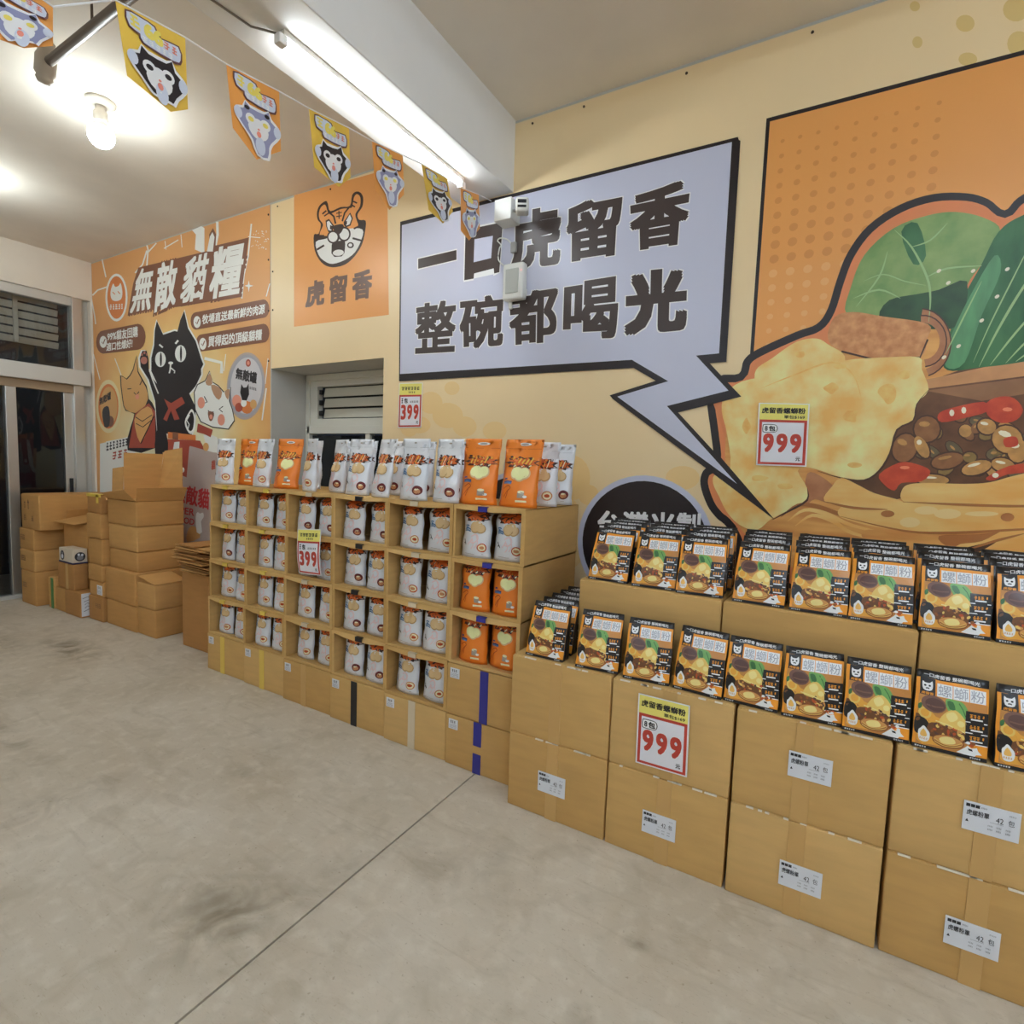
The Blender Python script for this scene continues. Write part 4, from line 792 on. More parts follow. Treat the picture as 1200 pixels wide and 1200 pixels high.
# ------------------------------------------------------------------ snack pouches
SIL = mat('silver_film', (0.80, 0.81, 0.85), 0.34, 0.12, bump=0.12, bscale=14); ORF = mat('orange_film', K(232, 122, 36), 0.36, 0.05, bump=0.12, bscale=14); SILB = mat('silver_back', (0.5, 0.51, 0.53), 0.4, 0.4)
PC = {n: mat('pouch_' + n, K(*c), 0.45) for n, c in dict(splash=(204, 96, 36), dark=(58, 30, 22), yellow=(240, 178, 70), blue=(74, 112, 150), navy=(44, 56, 112), ball=(206, 176, 128), ballo=(238, 220, 160), ballsh=(176, 140, 92), pink=(222, 192, 192), red=(98, 30, 30), tan=(186, 128, 84), white=(236, 234, 232), ink=(40, 36, 40), grey=(150, 140, 128), rust=(176, 72, 24), cream=(240, 214, 180)).items()}
def pouch_surface(W, H, seed, fold, lean, tk=0.032):
    def surf(u, v, side=-1):               # u -1..1 across, v 0..1 up
        s_ = v * H; wid = W / 2 * (1 - 0.05 * math.sin(math.pi * min(1, v / 0.86)) + (0.03 if v < 0.08 else 0))
        T_ = tk * (0.72 + 0.5 * math.sin(math.pi * min(1, (v + 0.1) / 0.72))) * max(0.0, 1 - (v / 0.86) ** 3.2) + 0.0012
        th = T_ * (1 - abs(u) ** 2.4)
        nz = noise.noise(Vector((u * 2.2 + seed * 3.1, v * 5 + seed, side))) * 0.0085 * (1 if 0.03 < v else 0)
        crease = -0.004 * math.exp(-((v - 0.80) / 0.02) ** 2)
        y = side * (th + crease + nz * (1 - abs(u) ** 4)); z = s_; x = u * wid
        x += (0.008 * noise.noise(Vector((v * 3.5, seed * 2.0, 1))) + 0.006 * abs(u) * u * noise.noise(Vector((v * 6, seed, 7)))) * min(1, v * 6)
        if fold and s_ > fold:
            a = (s_ - fold) / 0.032; R_ = 0.032
            if a < 1.65: yy = R_ * (1 - math.cos(a)); zz = fold + R_ * math.sin(a); ny, nz_ = math.cos(a), math.sin(a)
            else: ex = (a - 1.65) * R_; yy = R_ * (1 - math.cos(1.65)) + ex * math.sin(1.65); zz = fold + R_ * math.sin(1.65) + ex * math.cos(1.65); ny, nz_ = math.cos(1.65), math.sin(1.65)
            return Vector((x, yy + y * ny + lean * fold, zz - y * nz_ * 0.9))
        return Vector((x, y + lean * s_, z))
    return surf
_pm = {}
def pouch_meshes(kind, emblem, W, H, seed, fold, lean):
    key = (kind, emblem, W, H, seed, fold, lean)
    if key in _pm: return _pm[key]
    sf = pouch_surface(W, H, seed, fold, lean, 0.027 if fold else 0.034); nu, nv = 10, 18; film = SIL if kind == 'silver' else ORF
    m = MB(); vs = []; fs = []
    us = [-1 + 2 * i / nu for i in range(nu + 1)]
    for side in (-1, 1):
        for j in range(nv + 1):
            for u in us: vs.append(sf(u, j / nv, side))
    n = (nu + 1) * (nv + 1)
    for j in range(nv):
        for i in range(nu):
            a = j * (nu + 1) + i; fs.append((a, a + 1, a + nu + 2, a + nu + 1)); b = n + a; fs.append((b + 1, b, b + nu + 1, b + nu + 2))
    for i in range(nu): fs.append((i + 1, i, n + i, n + i + 1)); k = nv * (nu + 1) + i; fs.append((k, k + 1, n + k + 1, n + k))
    for j in range(nv): a = j * (nu + 1); fs.append((a, a + nu + 1, n + a + nu + 1, n + a)); a += nu; fs.append((a + nu + 1, a, n + a, n + a + nu + 1))
    m.add(vs, fs, film); bm_ = m.mesh('pouch_body', True)
    bmm = bmesh.new(); bmm.from_mesh(bm_); bmesh.ops.remove_doubles(bmm, verts=bmm.verts, dist=0.0002); bmm.to_mesh(bm_); bmm.free()
    bm_.polygons.foreach_set('use_smooth', [True] * len(bm_.polygons))
    # print: positions are (u, v) on the front skin
    sh = Sheet(lambda u, v: sf(u * 2 - 1, v, -1), None, 0.0016, 0.0004); p = MB(); r = random.Random(seed * 13 + 5)
    def jag(cu, cv, ru, rv, n_, amp): return [(cu + ru * (1 + (amp if i % 2 else -amp) * r.uniform(.5, 1)) * math.cos(2 * math.pi * i / n_), cv + rv * (1 + (amp if i % 2 else -amp) * r.uniform(.5, 1)) * math.sin(2 * math.pi * i / n_)) for i in range(n_)]
    def P_(pts, k, c, fan=True): poly(p, sh, pts, k, PC[c], fan)
    P_(ell(.22, .735, .05, .016, 8), 1, 'ink')
    if kind == 'silver':
        P_(jag(.53, .64, .42, .10, 18, .2), 1, 'dark'); P_(jag(.50, .65, .36, .085, 16, .2), 2, 'splash')
        for i in range(7): stroke(p, sh, [(.20 + .095 * i, .585 + r.uniform(0, .04)), (.26 + .095 * i, .715 + r.uniform(-.02, .02))], .024, 3, PC['dark' if i % 3 == 0 else 'yellow' if i % 3 == 1 else 'cream'])
        P_(ell(.56, .545, .28, .035, 12), 3, 'white')
        for cu, cv, ru in ((.50, .475, .18), (.68, .46, .15), (.60, .51, .14)): P_(ell(cu, cv, ru, ru * W / H * .95, 14), 3, 'ballsh'); P_(ell(cu - .01, cv + .008, ru * .88, ru * W / H * .82, 14), 4, 'ball')
        for l in ([(.12, .49), (.20, .50), (.26, .49)], [(.12, .44), (.24, .455), (.36, .435)], [(.14, .465), (.22, .47)], [(.12, .415), (.22, .425), (.34, .41)]): stroke(p, sh, l, .02, 3, PC['blue'])
        for l in ([(.40, .33), (.55, .37), (.66, .31), (.55, .24), (.42, .25), (.46, .31)], [(.34, .20), (.46, .28), (.52, .20), (.44, .14)], [(.58, .36), (.66, .24), (.56, .15)]): stroke(p, sh, smooth(l, 3, False), .022, 1, PC['pink'])
        for l in ([(.16, .28), (.20, .24), (.17, .21)], [(.20, .24), (.26, .20)]): stroke(p, sh, l, .022, 1, PC['ink'])
        p0_ = p; p = MB(); ec = {'red': 'red', 'ring': 'tan', 'brown': 'rust'}[emblem]
        P_(ell(.78, .165, .135, .135 * W / H, 18), 2, ec)
        if emblem != 'red': P_(ell(.78, .165, .105, .105 * W / H, 16), 3, 'cream'); P_(ell(.78, .165, .07, .05 * W / H, 10), 4, 'rust' if emblem == 'ring' else 'tan')
        else: P_(ell(.78, .15, .085, .04, 12), 3, 'tan'); P_(ell(.78, .178, .06, .016, 10), 3, 'cream')
        em_ = p; p = p0_; stroke(p, sh, [(.2, .06), (.5, .055), (.8, .06)], .006, 1, PC['grey'])
    else:
        P_(jag(.52, .65, .42, .085, 18, .25), 1, 'dark'); P_(jag(.52, .655, .36, .068, 16, .2), 2, 'splash')
        for i in range(6): stroke(p, sh, [(.24 + .10 * i, .615 + r.uniform(0, .03)), (.31 + .10 * i, .715 + r.uniform(-.02, .02))], .034, 3, PC['yellow'])
        for i in range(6): stroke(p, sh, [(.24 + .1 * i, .585 + r.uniform(0, .01)), (.30 + .1 * i, .61)], .02, 3, PC['cream' if i % 2 else 'red'])
        for cu, cv, ru in ((.46, .495, .17), (.66, .49, .16), (.57, .455, .15)): P_(ell(cu, cv, ru, ru * W / H * .9, 14), 3, 'ball'); P_(ell(cu - .01, cv + .008, ru * .85, ru * W / H * .75, 14), 4, 'ballo')
        for l, c in (([(.13, .405), (.22, .41)], 'navy'), ([(.13, .36), (.24, .37), (.38, .365)], 'navy'), ([(.13, .34), (.24, .35), (.37, .345)], 'blue')): stroke(p, sh, l, .024, 3, PC[c])
        for l in ([(.16, .26), (.28, .31), (.36, .28), (.26, .22), (.18, .14)], [(.30, .25), (.24, .12)]): stroke(p, sh, smooth(l, 3, False), .016, 1, PC['rust'])
        p0_ = p; p = MB(); P_(rect(.58, .14, .74, .225), 2, 'grey'); P_(ell(.66, .225, .08, .02, 12), 3, 'cream'); P_(ell(.76, .16, .05, .02, 10), 3, 'white'); P_(rect(.54, .075, .80, .105), 2, 'cream'); em_ = p; p = p0_
    stroke(p, sh, [(.03, .86), (.5, .855), (.97, .86)], .006, 0, SILB if kind == 'silver' else PC['rust'])
    pm_ = p.mesh('printed_front'); p = MB()
    if kind == 'silver': P_(ell(.5, .93, .06, .012, 8), 1, 'grey')
    else: P_(ell(.52, .925, .17, .024, 14), 1, 'white'); P_(ell(.52, .925, .11, .014, 12), 2, 'grey')
    _pm[key] = (bm_, pm_, p.mesh('hang_hole'), em_.mesh('emblem_print')); return _pm[key]
def pouch(kind, emblem, W, H, seed, fold, lean, loc, rz, label, group):
    b, pr, hh, em = pouch_meshes(kind, emblem, W, H, seed, fold, lean)
    t = thing('snack_pouch', label, 'pouch', loc, rz, group)
    link('pouch_body', b, t); link('printed_front', pr, t)
    link('emblem_print', em, t)
    if not fold: link('hang_hole', hh, t)
    return t
EMB = [['brown', 'ring', 'red', 'brown'], ['ring', 'ring', 'ring', 'ring'], ['ring', 'ring', 'ring', 'red'], ['red', 'red', 'red', 'red'], ['ring', 'ring', 'brown', 'ring'], ['ring', 'ring', 'ring', 'brown']]
for c in range(6):
    for lev in range(1, 5):
        if c == 5 and lev == 1: continue
        x0, x1 = edges(c, lev + 0.5); kind = 'orange' if (c == 5 and lev < 4) else 'silver'; ww = x1 - x0
        for k in (0, 1):
            sd = (c * 5 + lev * 3 + k * 2) % 5
            x = x0 + 0.018 + (ww - 0.05) * (0.245 if k == 0 else 0.752) + rnd.uniform(-0.006, 0.006)
            yaw = rnd.uniform(-0.10, 0.05) if k == 0 else rnd.uniform(-0.05, 0.12)
            W_ = 0.168 if c == 5 and kind == 'orange' else 0.164
            pouch(kind, EMB[c][lev - 1], W_, 0.31, sd, 0.183, 0.05, (x, YC[c] + 0.060 + rnd.uniform(-0.004, 0.016), lev * LH + 0.0062), yaw,
                  '%s %s snack pouch in the %s open carton of the %s column' % ('left' if k == 0 else 'right', kind, ROWN[lev], COLN[c]), 'snack pouches in the open cartons')
ZT = 5 * LH
TOPP = [('silver', 'brown', -3.655, 2.27, 0.12, 'leftmost silver pouch on top, beside the first orange one'), ('orange', 'ring', -3.535, 2.37, 0.10, 'orange pouch second from the left on top of the cartons'), ('silver', 'brown', -3.247, 2.27, -0.05, 'silver pouch on top between the two left orange pouches'), ('orange', 'ring', -3.035, 2.30, 0.16, 'orange pouch fourth from the left on top of the cartons'),
        ('silver', 'ring', -2.73, 2.235, -0.36, 'silver pouch with a ring emblem, right of the left orange pair'), ('silver', 'red', -2.56, 2.30, -0.30, 'turned silver pouch with red emblem above the third carton column'), ('silver', 'red', -2.325, 2.235, 0.05, 'front silver pouch with red emblem above the left of fourth column'), ('silver', 'red', -2.125, 2.215, -0.30, 'front silver pouch with red emblem above the right of fourth column'),
        ('silver', 'red', -1.855, 2.175, 0.02, 'front silver pouch with red emblem above the left of fifth column'), ('silver', 'red', -1.655, 2.185, -0.12, 'front silver pouch just left of the right orange pair'), ('orange', 'ring', -1.478, 2.215, 0.08, 'left pouch of the right orange pair on top'), ('orange', 'ring', -1.265, 2.235, -0.02, 'rightmost orange pouch on top of the cartons'),
        ('silver', 'brown', -2.98, 2.47, -0.2, 'silver pouch half hidden behind the fourth pouch on top'), ('silver', 'red', -2.72, 2.48, -0.1, 'rear silver pouch behind the turned pouch on third column'), ('silver', 'red', -2.46, 2.40, 0.1, 'rear silver pouch peeking out left of the fourth column'), ('silver', 'red', -2.235, 2.42, -0.15, 'rear silver pouch between the two fourth column pouches'),
        ('silver', 'red', -2.035, 2.45, 0.0, 'rear silver pouch at the joint of fourth and fifth columns'), ('silver', 'red', -1.80, 2.42, 0.05, 'rear silver pouch behind the fifth column front pouches'), ('silver', 'brown', -1.60, 2.42, 0.1, 'rear silver pouch left behind the right orange pair'), ('silver', 'red', -1.42, 2.47, 0.0, 'rear silver pouch glimpsed between the right orange pair'), ('silver', 'ring', -1.235, 2.42, -0.05, 'rear silver pouch with ring emblem at the right end on top'), ('silver', 'red', -1.24, 2.60, 0.12, 'farthest silver pouch at the right end near the wall')]
for i, (kind, e, x, y, yaw, lb) in enumerate(TOPP):
    pouch(kind, e, 0.205 if kind == 'orange' else 0.178, 0.322 if kind == 'orange' else 0.318, i % 5, 0, 0.07 + 0.03 * (i % 4), (x, y, ZT + 0.0008), yaw, lb, 'snack pouches standing on the cartons')

# ------------------------------------------------------------------ noodle packets
FILMK = mat('black_film', (0.014, 0.013, 0.014), 0.28, bump=0.08, bscale=30)
NC = {n: mat('packet_' + n, K(*c), 0.34) for n, c in dict(orange=(226, 142, 38), amber=(214, 156, 62), silver=(220, 220, 228), white=(228, 226, 222), brown=(84, 56, 50), brown2=(112, 78, 66), green=(108, 158, 84), greend=(56, 104, 58), roast=(186, 126, 62), cocoa=(104, 64, 36), yellow=(214, 182, 98), yellowl=(228, 204, 134), tan=(196, 140, 78), rust=(134, 76, 36), black=(24, 20, 22), egg=(222, 174, 90), red=(176, 74, 34)).items()}
def packet_surface(W, H, lean, seed):
    def surf(u, v):
        s_ = v * H; th = 0.030 * (1 - v) ** 0.8 + 0.004
        bul = 0.010 * math.sin(math.pi * min(1, v / 0.92)) * (1 - abs(u * 2 - 1) ** 2.5)
        nz = 0.0035 * noise.noise(Vector((u * 3 + seed, v * 4, seed * 1.7)))
        return Vector(((u - 0.5) * W * (1 - 0.03 * v) + 0.003 * noise.noise(Vector((v * 3, seed, 0))), -th - bul + nz * v + lean * v * v * H * 0.4 + lean * s_ * 0.6, s_ + (0.003 * noise.noise(Vector((u * 4, seed, 9))) if v > 0.9 else 0)))
    def back(u, v):
        s_ = v * H; th = 0.026 * (1 - v) ** 0.8 + 0.002
        return Vector(((u - 0.5) * W * (1 - 0.03 * v), th + lean * v * v * H * 0.4 + lean * s_ * 0.6, s_))
    return surf, back
_nm = {}
def packet_meshes(seed, lean, H=0.226):
    if (seed, lean) in _nm: return _nm[(seed, lean)]
    W = 0.178; sf, bk = packet_surface(W, H, lean, seed); nu, nv = 8, 12
    m = MB(); vs = []; fs = []
    for f in (sf, bk):
        for j in range(nv + 1):
            for i in range(nu + 1): vs.append(f(i / nu, j / nv))
    n = (nu + 1) * (nv + 1); w_ = nu + 1
    for j in range(nv):
        for i in range(nu): a = j * w_ + i; b = n + a; fs += [(a, a + 1, a + w_ + 1, a + w_), (b + 1, b, b + w_, b + w_ + 1)]
    for i in range(nu): k = nv * w_ + i; fs += [(i + 1, i, n + i, n + i + 1), (k, k + 1, n + k + 1, n + k)]
    for j in range(nv): a = j * w_; c = a + nu; fs += [(a, a + w_, n + a + w_, n + a), (c + w_, c, n + c, n + c + w_)]
    m.add(vs, fs, FILMK); body = m.mesh('packet_body', True)
    bmm = bmesh.new(); bmm.from_mesh(body); bmesh.ops.remove_doubles(bmm, verts=bmm.verts, dist=0.0001); bmm.to_mesh(body); bmm.free()
    sh = Sheet(lambda u, v: sf(u, 1 - v), None, 0.0012, 0.0003); p = MB(); r = random.Random(seed + 40)
    # the sheet's v runs downwards here, so its computed normal would point inwards
    sh.n = Vector((0, -0.97, 0.2))
    def grid(u0, v0, u1, v1, k, c, a=4, b=4):
        k += sh.tick()
        for i in range(a):
            for j in range(b): p.face([sh.at(u0 + (u1 - u0) * x / a, v0 + (v1 - v0) * y / b, k) for x, y in ((i, j), (i + 1, j), (i + 1, j + 1), (i, j + 1))], NC[c])
    G = lambda pts, k, c: poly(p, sh, pts, k, NC[c], True)
    grid(.0, .095, 1.0, .955, 0, 'orange', 6, 8); grid(.045, .30, .985, .95, 1, 'roast', 6, 6); grid(.70, .40, 1.0, .80, 5, 'black', 3, 4)
    text(p, sh, '一口虎留香 整碗都喝光', [(.10, .028), (.88, .028), (.88, .078), (.10, .078)], 1, NC['white'], 0.02)
    grid(.055, .095, .27, .305, 2, 'black', 3, 3); G(smooth([(.09, .13), (.12, .15), (.19, .15), (.225, .125), (.235, .18), (.22, .235), (.16, .25), (.10, .235), (.085, .18)], 2), 3, 'silver')
    for x in (.125, .19): G(ell(x, .185, .018, .012, 8), 4, 'black')
    stroke(p, sh, [(.135, .22), (.16, .215), (.185, .22)], .014, 4, NC['black']); text(p, sh, '虎留香', [(.075, .262), (.25, .262), (.25, .297), (.075, .297)], 3, NC['orange'], 0.03)
    for i, ch in enumerate('螺螄粉'): grid(.295 + .225 * i, .135, .51 + .225 * i, .295, 2, 'silver', 3, 3); text(p, sh, ch, [(.31 + .225 * i, .145), (.495 + .225 * i, .145), (.495 + .225 * i, .285), (.31 + .225 * i, .285)], 3, mat('packet_title_grey', K(150, 150, 158), .4), 0.0)
    G(smooth([(.42, .31), (.55, .30), (.66, .32), (.74, .42), (.76, .50), (.60, .50), (.46, .44)], 3), 3, 'green'); G(smooth([(.44, .33), (.52, .33), (.56, .42), (.48, .42)], 2), 4, 'greend'); stroke(p, sh, [(.6, .33), (.66, .40), (.70, .48)], .014, 4, NC['greend'])
    G(smooth([(.06, .42), (.12, .40), (.30, .55), (.52, .60), (.62, .75), (.5, .9), (.25, .93), (.06, .9)], 2), 2, 'amber'); G(smooth([(.20, .66), (.40, .62), (.66, .66), (.72, .80), (.50, .80), (.24, .82)], 3), 4, 'cocoa'); G(smooth([(.03, .56), (.10, .58), (.08, .64), (.03, .66)], 2), 3, 'cocoa')
    G(smooth([(.05, .44), (.10, .41), (.10, .47), (.06, .50)], 2), 4, 'greend'); G(ell(.15, .53, .09, .075, 14), 3, 'yellow'); G(ell(.15, .53, .06, .05, 12), 4, 'amber')
    G(smooth([(.02, .62), (.14, .60), (.22, .68), (.22, .80), (.12, .82), (.02, .80)], 3), 3, 'black')
    G(smooth([(.36, .56), (.44, .47), (.55, .42), (.66, .48), (.72, .58), (.72, .68), (.55, .66), (.36, .63)], 3), 4, 'yellow'); G(smooth([(.44, .50), (.54, .45), (.60, .52), (.50, .58)], 3), 5, 'yellowl'); G(ell(.64, .58, .05, .04, 10), 5, 'yellowl')
    G(ell(.26, .40, .175, .105, 18, .1), 5, 'brown2'); G(ell(.28, .405, .14, .08, 16, .1), 6, 'brown'); stroke(p, sh, [(.16, .42), (.28, .43), (.40, .42)], .018, 7, NC['brown2'])
    for i in range(26): x, y = r.uniform(.24, .70), r.uniform(.63, .79); G(ell(x, y, r.uniform(.02, .04), r.uniform(.014, .024), 7, r.uniform(0, 3)), 5, ['rust', 'tan', 'yellow', 'brown', 'red'][i % 5])
    G(ell(.48, .84, .215, .085, 20), 6, 'rust'); G(ell(.48, .835, .20, .072, 20), 7, 'tan'); G(smooth([(.36, .82), (.44, .78), (.54, .78), (.58, .84), (.50, .87), (.40, .87)], 3), 8, 'yellowl')
    for k in range(3): stroke(p, sh, smooth([(.30, .83 + .02 * k), (.42, .88 + .012 * k), (.56, .87 + .012 * k), (.66, .82 + .02 * k)], 3, False), .008, 9, NC['rust' if k % 2 else 'yellow'])
    stroke(p, sh, [(.30, .60), (.50, .63), (.70, .68)], .014, 6, NC['yellowl'])
    G(smooth([(.07, .78), (.10, .74), (.14, .70), (.19, .74), (.23, .79), (.22, .88), (.16, .91), (.09, .89)], 3), 6, 'white'); G(smooth([(.10, .80), (.14, .74), (.19, .80), (.18, .84), (.11, .84)], 2), 7, 'egg'); marks(p, sh, [(.09, .855), (.21, .855), (.21, .88), (.09, .88)], 4, 8, NC['tan'], 2)
    for k in range(3):
        y = .415 + .135 * k
        marks(p, sh, [(.755, y + .018), (.90, y + .018), (.90, y + .062), (.755, y + .062)], 3, 7, NC['orange'], seed + k, .86)
        stroke(p, sh, [(.94, y + .018), (.935, y + .05)], .02, 7, NC['orange']); stroke(p, sh, [(.77, y + .08), (.93, y + .08)], .018, 7, NC['white']); stroke(p, sh, [(.70, y + .118), (.995, y + .118)], .012, 7, NC['white'])
    G([(.74, .80), (.985, .80), (.985, .95), (.74, .95)], 6, 'orange')
    for i in range(6): G(ell(r.uniform(.70, .86), r.uniform(.79, .84), .03, .02, 8), 7, ['rust', 'white', 'red'][i % 3])
    G([(.66, .90), (.71, .86), (.74, .83), (.79, .86), (.86, .84), (.88, .88), (.93, .92), (.86, .93), (.84, .955), (.70, .955), (.60, .945)], 8, 'silver'); G([(.74, .865), (.80, .87), (.81, .895), (.76, .89)], 9, 'black')
    grid(.0, .955, 1.0, 1.0, 2, 'black', 5, 1)
    for a, b in ((.04, .20), (.78, .92)): marks(p, sh, [(a, .97), (b, .97), (b, .988), (a, .988)], 5, 3, NC['white'], 3, .9)
    _nm[(seed, lean)] = (body, p.mesh('printed_front')); return _nm[(seed, lean)]
def packet(x, y, z, rz, seed, lean, label, group, H=0.226):
    b, p = packet_meshes(seed, lean, H); t = thing('noodle_packet', label, 'noodle packet', (x, y, z), rz, group)
    link('packet_body', b, t); link('printed_front', p, t)
ORD = ['first', 'second', 'third', 'fourth', 'fifth', 'sixth', 'seventh', 'eighth', 'ninth', 'tenth', 'eleventh']
LOW = [(617, 766, 660, 776), (676, 780, 722, 789), (731, 793, 782, 803), (790, 804, 847, 819), (848, 819, 912, 835), (915, 836, 984, 850), (987, 850, 1062, 867), (1067, 870, 1155, 891), (1157, 891, 1262, 914)]
HIGH = [(691, 677, 734, 685), (736, 688, 787, 695), (789, 697, 842, 704), (853, 707, 920, 719), (923, 719, 994, 731), (995, 730, 1073, 743), (1080, 742, 1165, 756), (1166, 752, 1262, 766)]
ZL = NH + 0.348; ZH = ZS + 0.3372
for i, (a, b, c, d) in enumerate(LOW):
    p0, p1 = onZ(a, b, ZL), onZ(c, d, ZL); x = (p0.x + p1.x) / 2; y = max(2.05, min(2.075, (p0.y + p1.y) / 2 + 0.035)) - 0.004 * max(0, i - 3); yaw = max(-0.1, min(0.14, math.atan2(p1.y - p0.y, p1.x - p0.x)))
    n = 5 if i == 0 else 1
    for k in range(n):
        if i == 0: lb = 'frontmost noodle packet of the receding file at the left end of lower step' if k == 0 else 'noodle packet %s in the receding file at the left end of lower step' % ORD[k]
        else: lb = '%s noodle packet from the left along the front of the lower step' % ORD[i]
        packet(x + (-0.004 * min(k, 1) if i == 0 else 0), y + 0.092 * k, ZL + 0.0006, yaw + (rnd.uniform(-0.05, 0.05) if k else 0), (i + k) % 4, 0.20 if i < 4 else 0.12, lb, 'noodle packets on the lower step')
for i, (a, b, c, d) in enumerate(HIGH):
    p0, p1 = onZ(a, b, ZH), onZ(c, d, ZH); x = (p0.x + p1.x) / 2; yaw = max(-0.12, min(0.10, math.atan2(p1.y - p0.y, p1.x - p0.x)))
    yf = 2.185 - 0.0577 * (x + 0.615) + 0.052
    for k in range(4):
        lb = '%s noodle packet from the left in the front line of the upper step' % ORD[i] if k == 0 else 'noodle packet %s behind the %s front packet of the upper step' % (['', 'directly', 'second', 'third'][k], ORD[i])
        packet(x + (rnd.uniform(-0.005, 0.005) if k else 0), yf + [0, .088, .168, .246][k], ZH + 0.0006, max(-.04, min(.04, yaw)) + (rnd.uniform(-0.02, 0.02) if k else 0), (i * 3 + k) % 4, [.27, .21, .17, .14][k], lb, 'noodle packets on the upper step', [.220, .236, .244, .250][k])

# ------------------------------------------------------------------ price signs
SGY = mat('sign_yellow', K(226, 210, 110), 0.4); SGW = mat('sign_white', K(214, 214, 226), 0.4); SGR = mat('sign_red', K(176, 58, 44), 0.4); SGK = mat('sign_ink', K(34, 32, 34), 0.5); SGE = mat('sign_paper', K(228, 226, 224), 0.4)
def price_sign(label, q3, price, title, group=None, curl=0.0):
    tl, tr, br, bl = q3; c = (tl + tr + br + bl) / 4; nn = (tr - tl).cross(tl - bl).normalized()
    if nn.y > 0: nn = -nn
    t = thing('price_sign', label, 'price sign', c, 0, group)
    def f(u, v): return (bl * (1 - u) + br * u) * (1 - v) + (tl * (1 - u) + tr * u) * v - c + nn * (curl * (math.sin(math.pi * u) * 0.3 + math.sin(math.pi * v * 1.3) * 0.7))
    m = MB(); n = 8; vs = [f(i / n, j / n) + nn * o_ for o_ in (0.0012, 0) for j in range(n + 1) for i in range(n + 1)]; N_ = (n + 1) ** 2; fs = []
    for j in range(n):
        for i in range(n): a = j * (n + 1) + i; fs += [(a, a + 1, a + n + 2, a + n + 1), (N_ + a + 1, N_ + a, N_ + a + n + 1, N_ + a + n + 2)]
    m.add(vs, fs, SGE); m.build('sign_card', t)
    sh = Sheet(f, nn, 0.0018, 0.0003); m = MB()
    def grid(u0, v0, u1, v1, k, mt):
        for i in range(4):
            for j in range(6): m.face([sh.at(u0 + (u1 - u0) * x / 4, v0 + (v1 - v0) * y / 6, k) for x, y in ((i, j), (i + 1, j), (i + 1, j + 1), (i, j + 1))], mt)
    grid(.025, .735, .975, .985, 0, SGY); grid(.03, .02, .97, .735, 1, SGR); grid(.085, .055, .915, .695, 2, SGW)
    if title:
        text(m, sh, '虎留香螺螄粉', [(.07, .93), (.93, .93), (.93, .835), (.07, .835)], 3, SGK, 0.03); text(m, sh, '單包$169', [(.52, .812), (.92, .812), (.92, .755), (.52, .755)], 3, SGK, 0.015)
        poly(m, sh, smooth([(.13, .66), (.34, .66), (.40, .62), (.40, .57), (.34, .53), (.13, .53), (.10, .56), (.10, .63)], 3), 3, SGK); poly(m, sh, smooth([(.14, .65), (.34, .65), (.385, .615), (.385, .575), (.34, .54), (.14, .54), (.115, .565), (.115, .625)], 3), 4, SGE)
        text(m, sh, '8', [(.145, .635), (.205, .635), (.205, .555), (.145, .555)], 5, SGK, 0.04); text(m, sh, '包', [(.225, .64), (.36, .64), (.36, .55), (.225, .55)], 5, SGK, 0.05)
    else:
        marks(m, sh, [(.12, .91), (.90, .91), (.90, .84), (.12, .84)], 6, 3, SGK, 5, .86); marks(m, sh, [(.42, .81), (.72, .81), (.72, .77), (.42, .77)], 4, 3, SGK, 6)
        marks(m, sh, [(.13, .66), (.22, .66), (.22, .55), (.13, .55)], 1, 3, SGK, 7); text(m, sh, '包', [(.25, .665), (.40, .665), (.40, .55), (.25, .55)], 3, SGK, 0.05); marks(m, sh, [(.50, .60), (.86, .60), (.86, .56), (.50, .56)], 5, 3, SGK, 8)
    z0, z1 = (.21, .52) if title else (.18, .52)
    for i, ch in enumerate(price):
        q = [(.12 + .27 * i, z1), (.34 + .27 * i, z1), (.34 + .27 * i, z0), (.12 + .27 * i, z0)]
        text(m, sh, ch, [(q[0][0] - .015, z1 + .012), (q[1][0] + .015, z1 + .012), (q[2][0] + .015, z0 - .012), (q[3][0] - .015, z0 - .012)], 3, SGE, 0.06); text(m, sh, ch, q, 5, SGR, 0.05)
    text(m, sh, '元', [(.78, .15), (.87, .15), (.87, .085), (.78, .085)], 3, SGK, 0.04)
    m.build('printing', t); return t
def q_on_y(pts, y): return [onY(a, b, y) for a, b in pts]
price_sign('price sign reading 999 taped to the front of a noodle carton', q_on_y([(748.5, 812), (808.7, 827), (805, 911), (744.7, 893)], 2.008), '999', True)
price_sign('price sign reading 999 stuck on the mural over the fried cracker', q_on_y([(889.3, 472), (949, 473.3), (945, 547), (886, 545)], YW - 0.0125), '999', True)
price_sign('small price sign reading 399 on the wall below the speech bubble', q_on_y([(468, 449), (495.5, 448.5), (493.7, 501), (466.3, 501.5)], YW - 0.007), '399', False)
price_sign('curled price sign reading 399 hanging on the shelf of snack cartons', q_on_y([(348, 620), (375.5, 620.5), (376.7, 674.7), (350.8, 671)], 2.136), '399', False, None, 0.012)

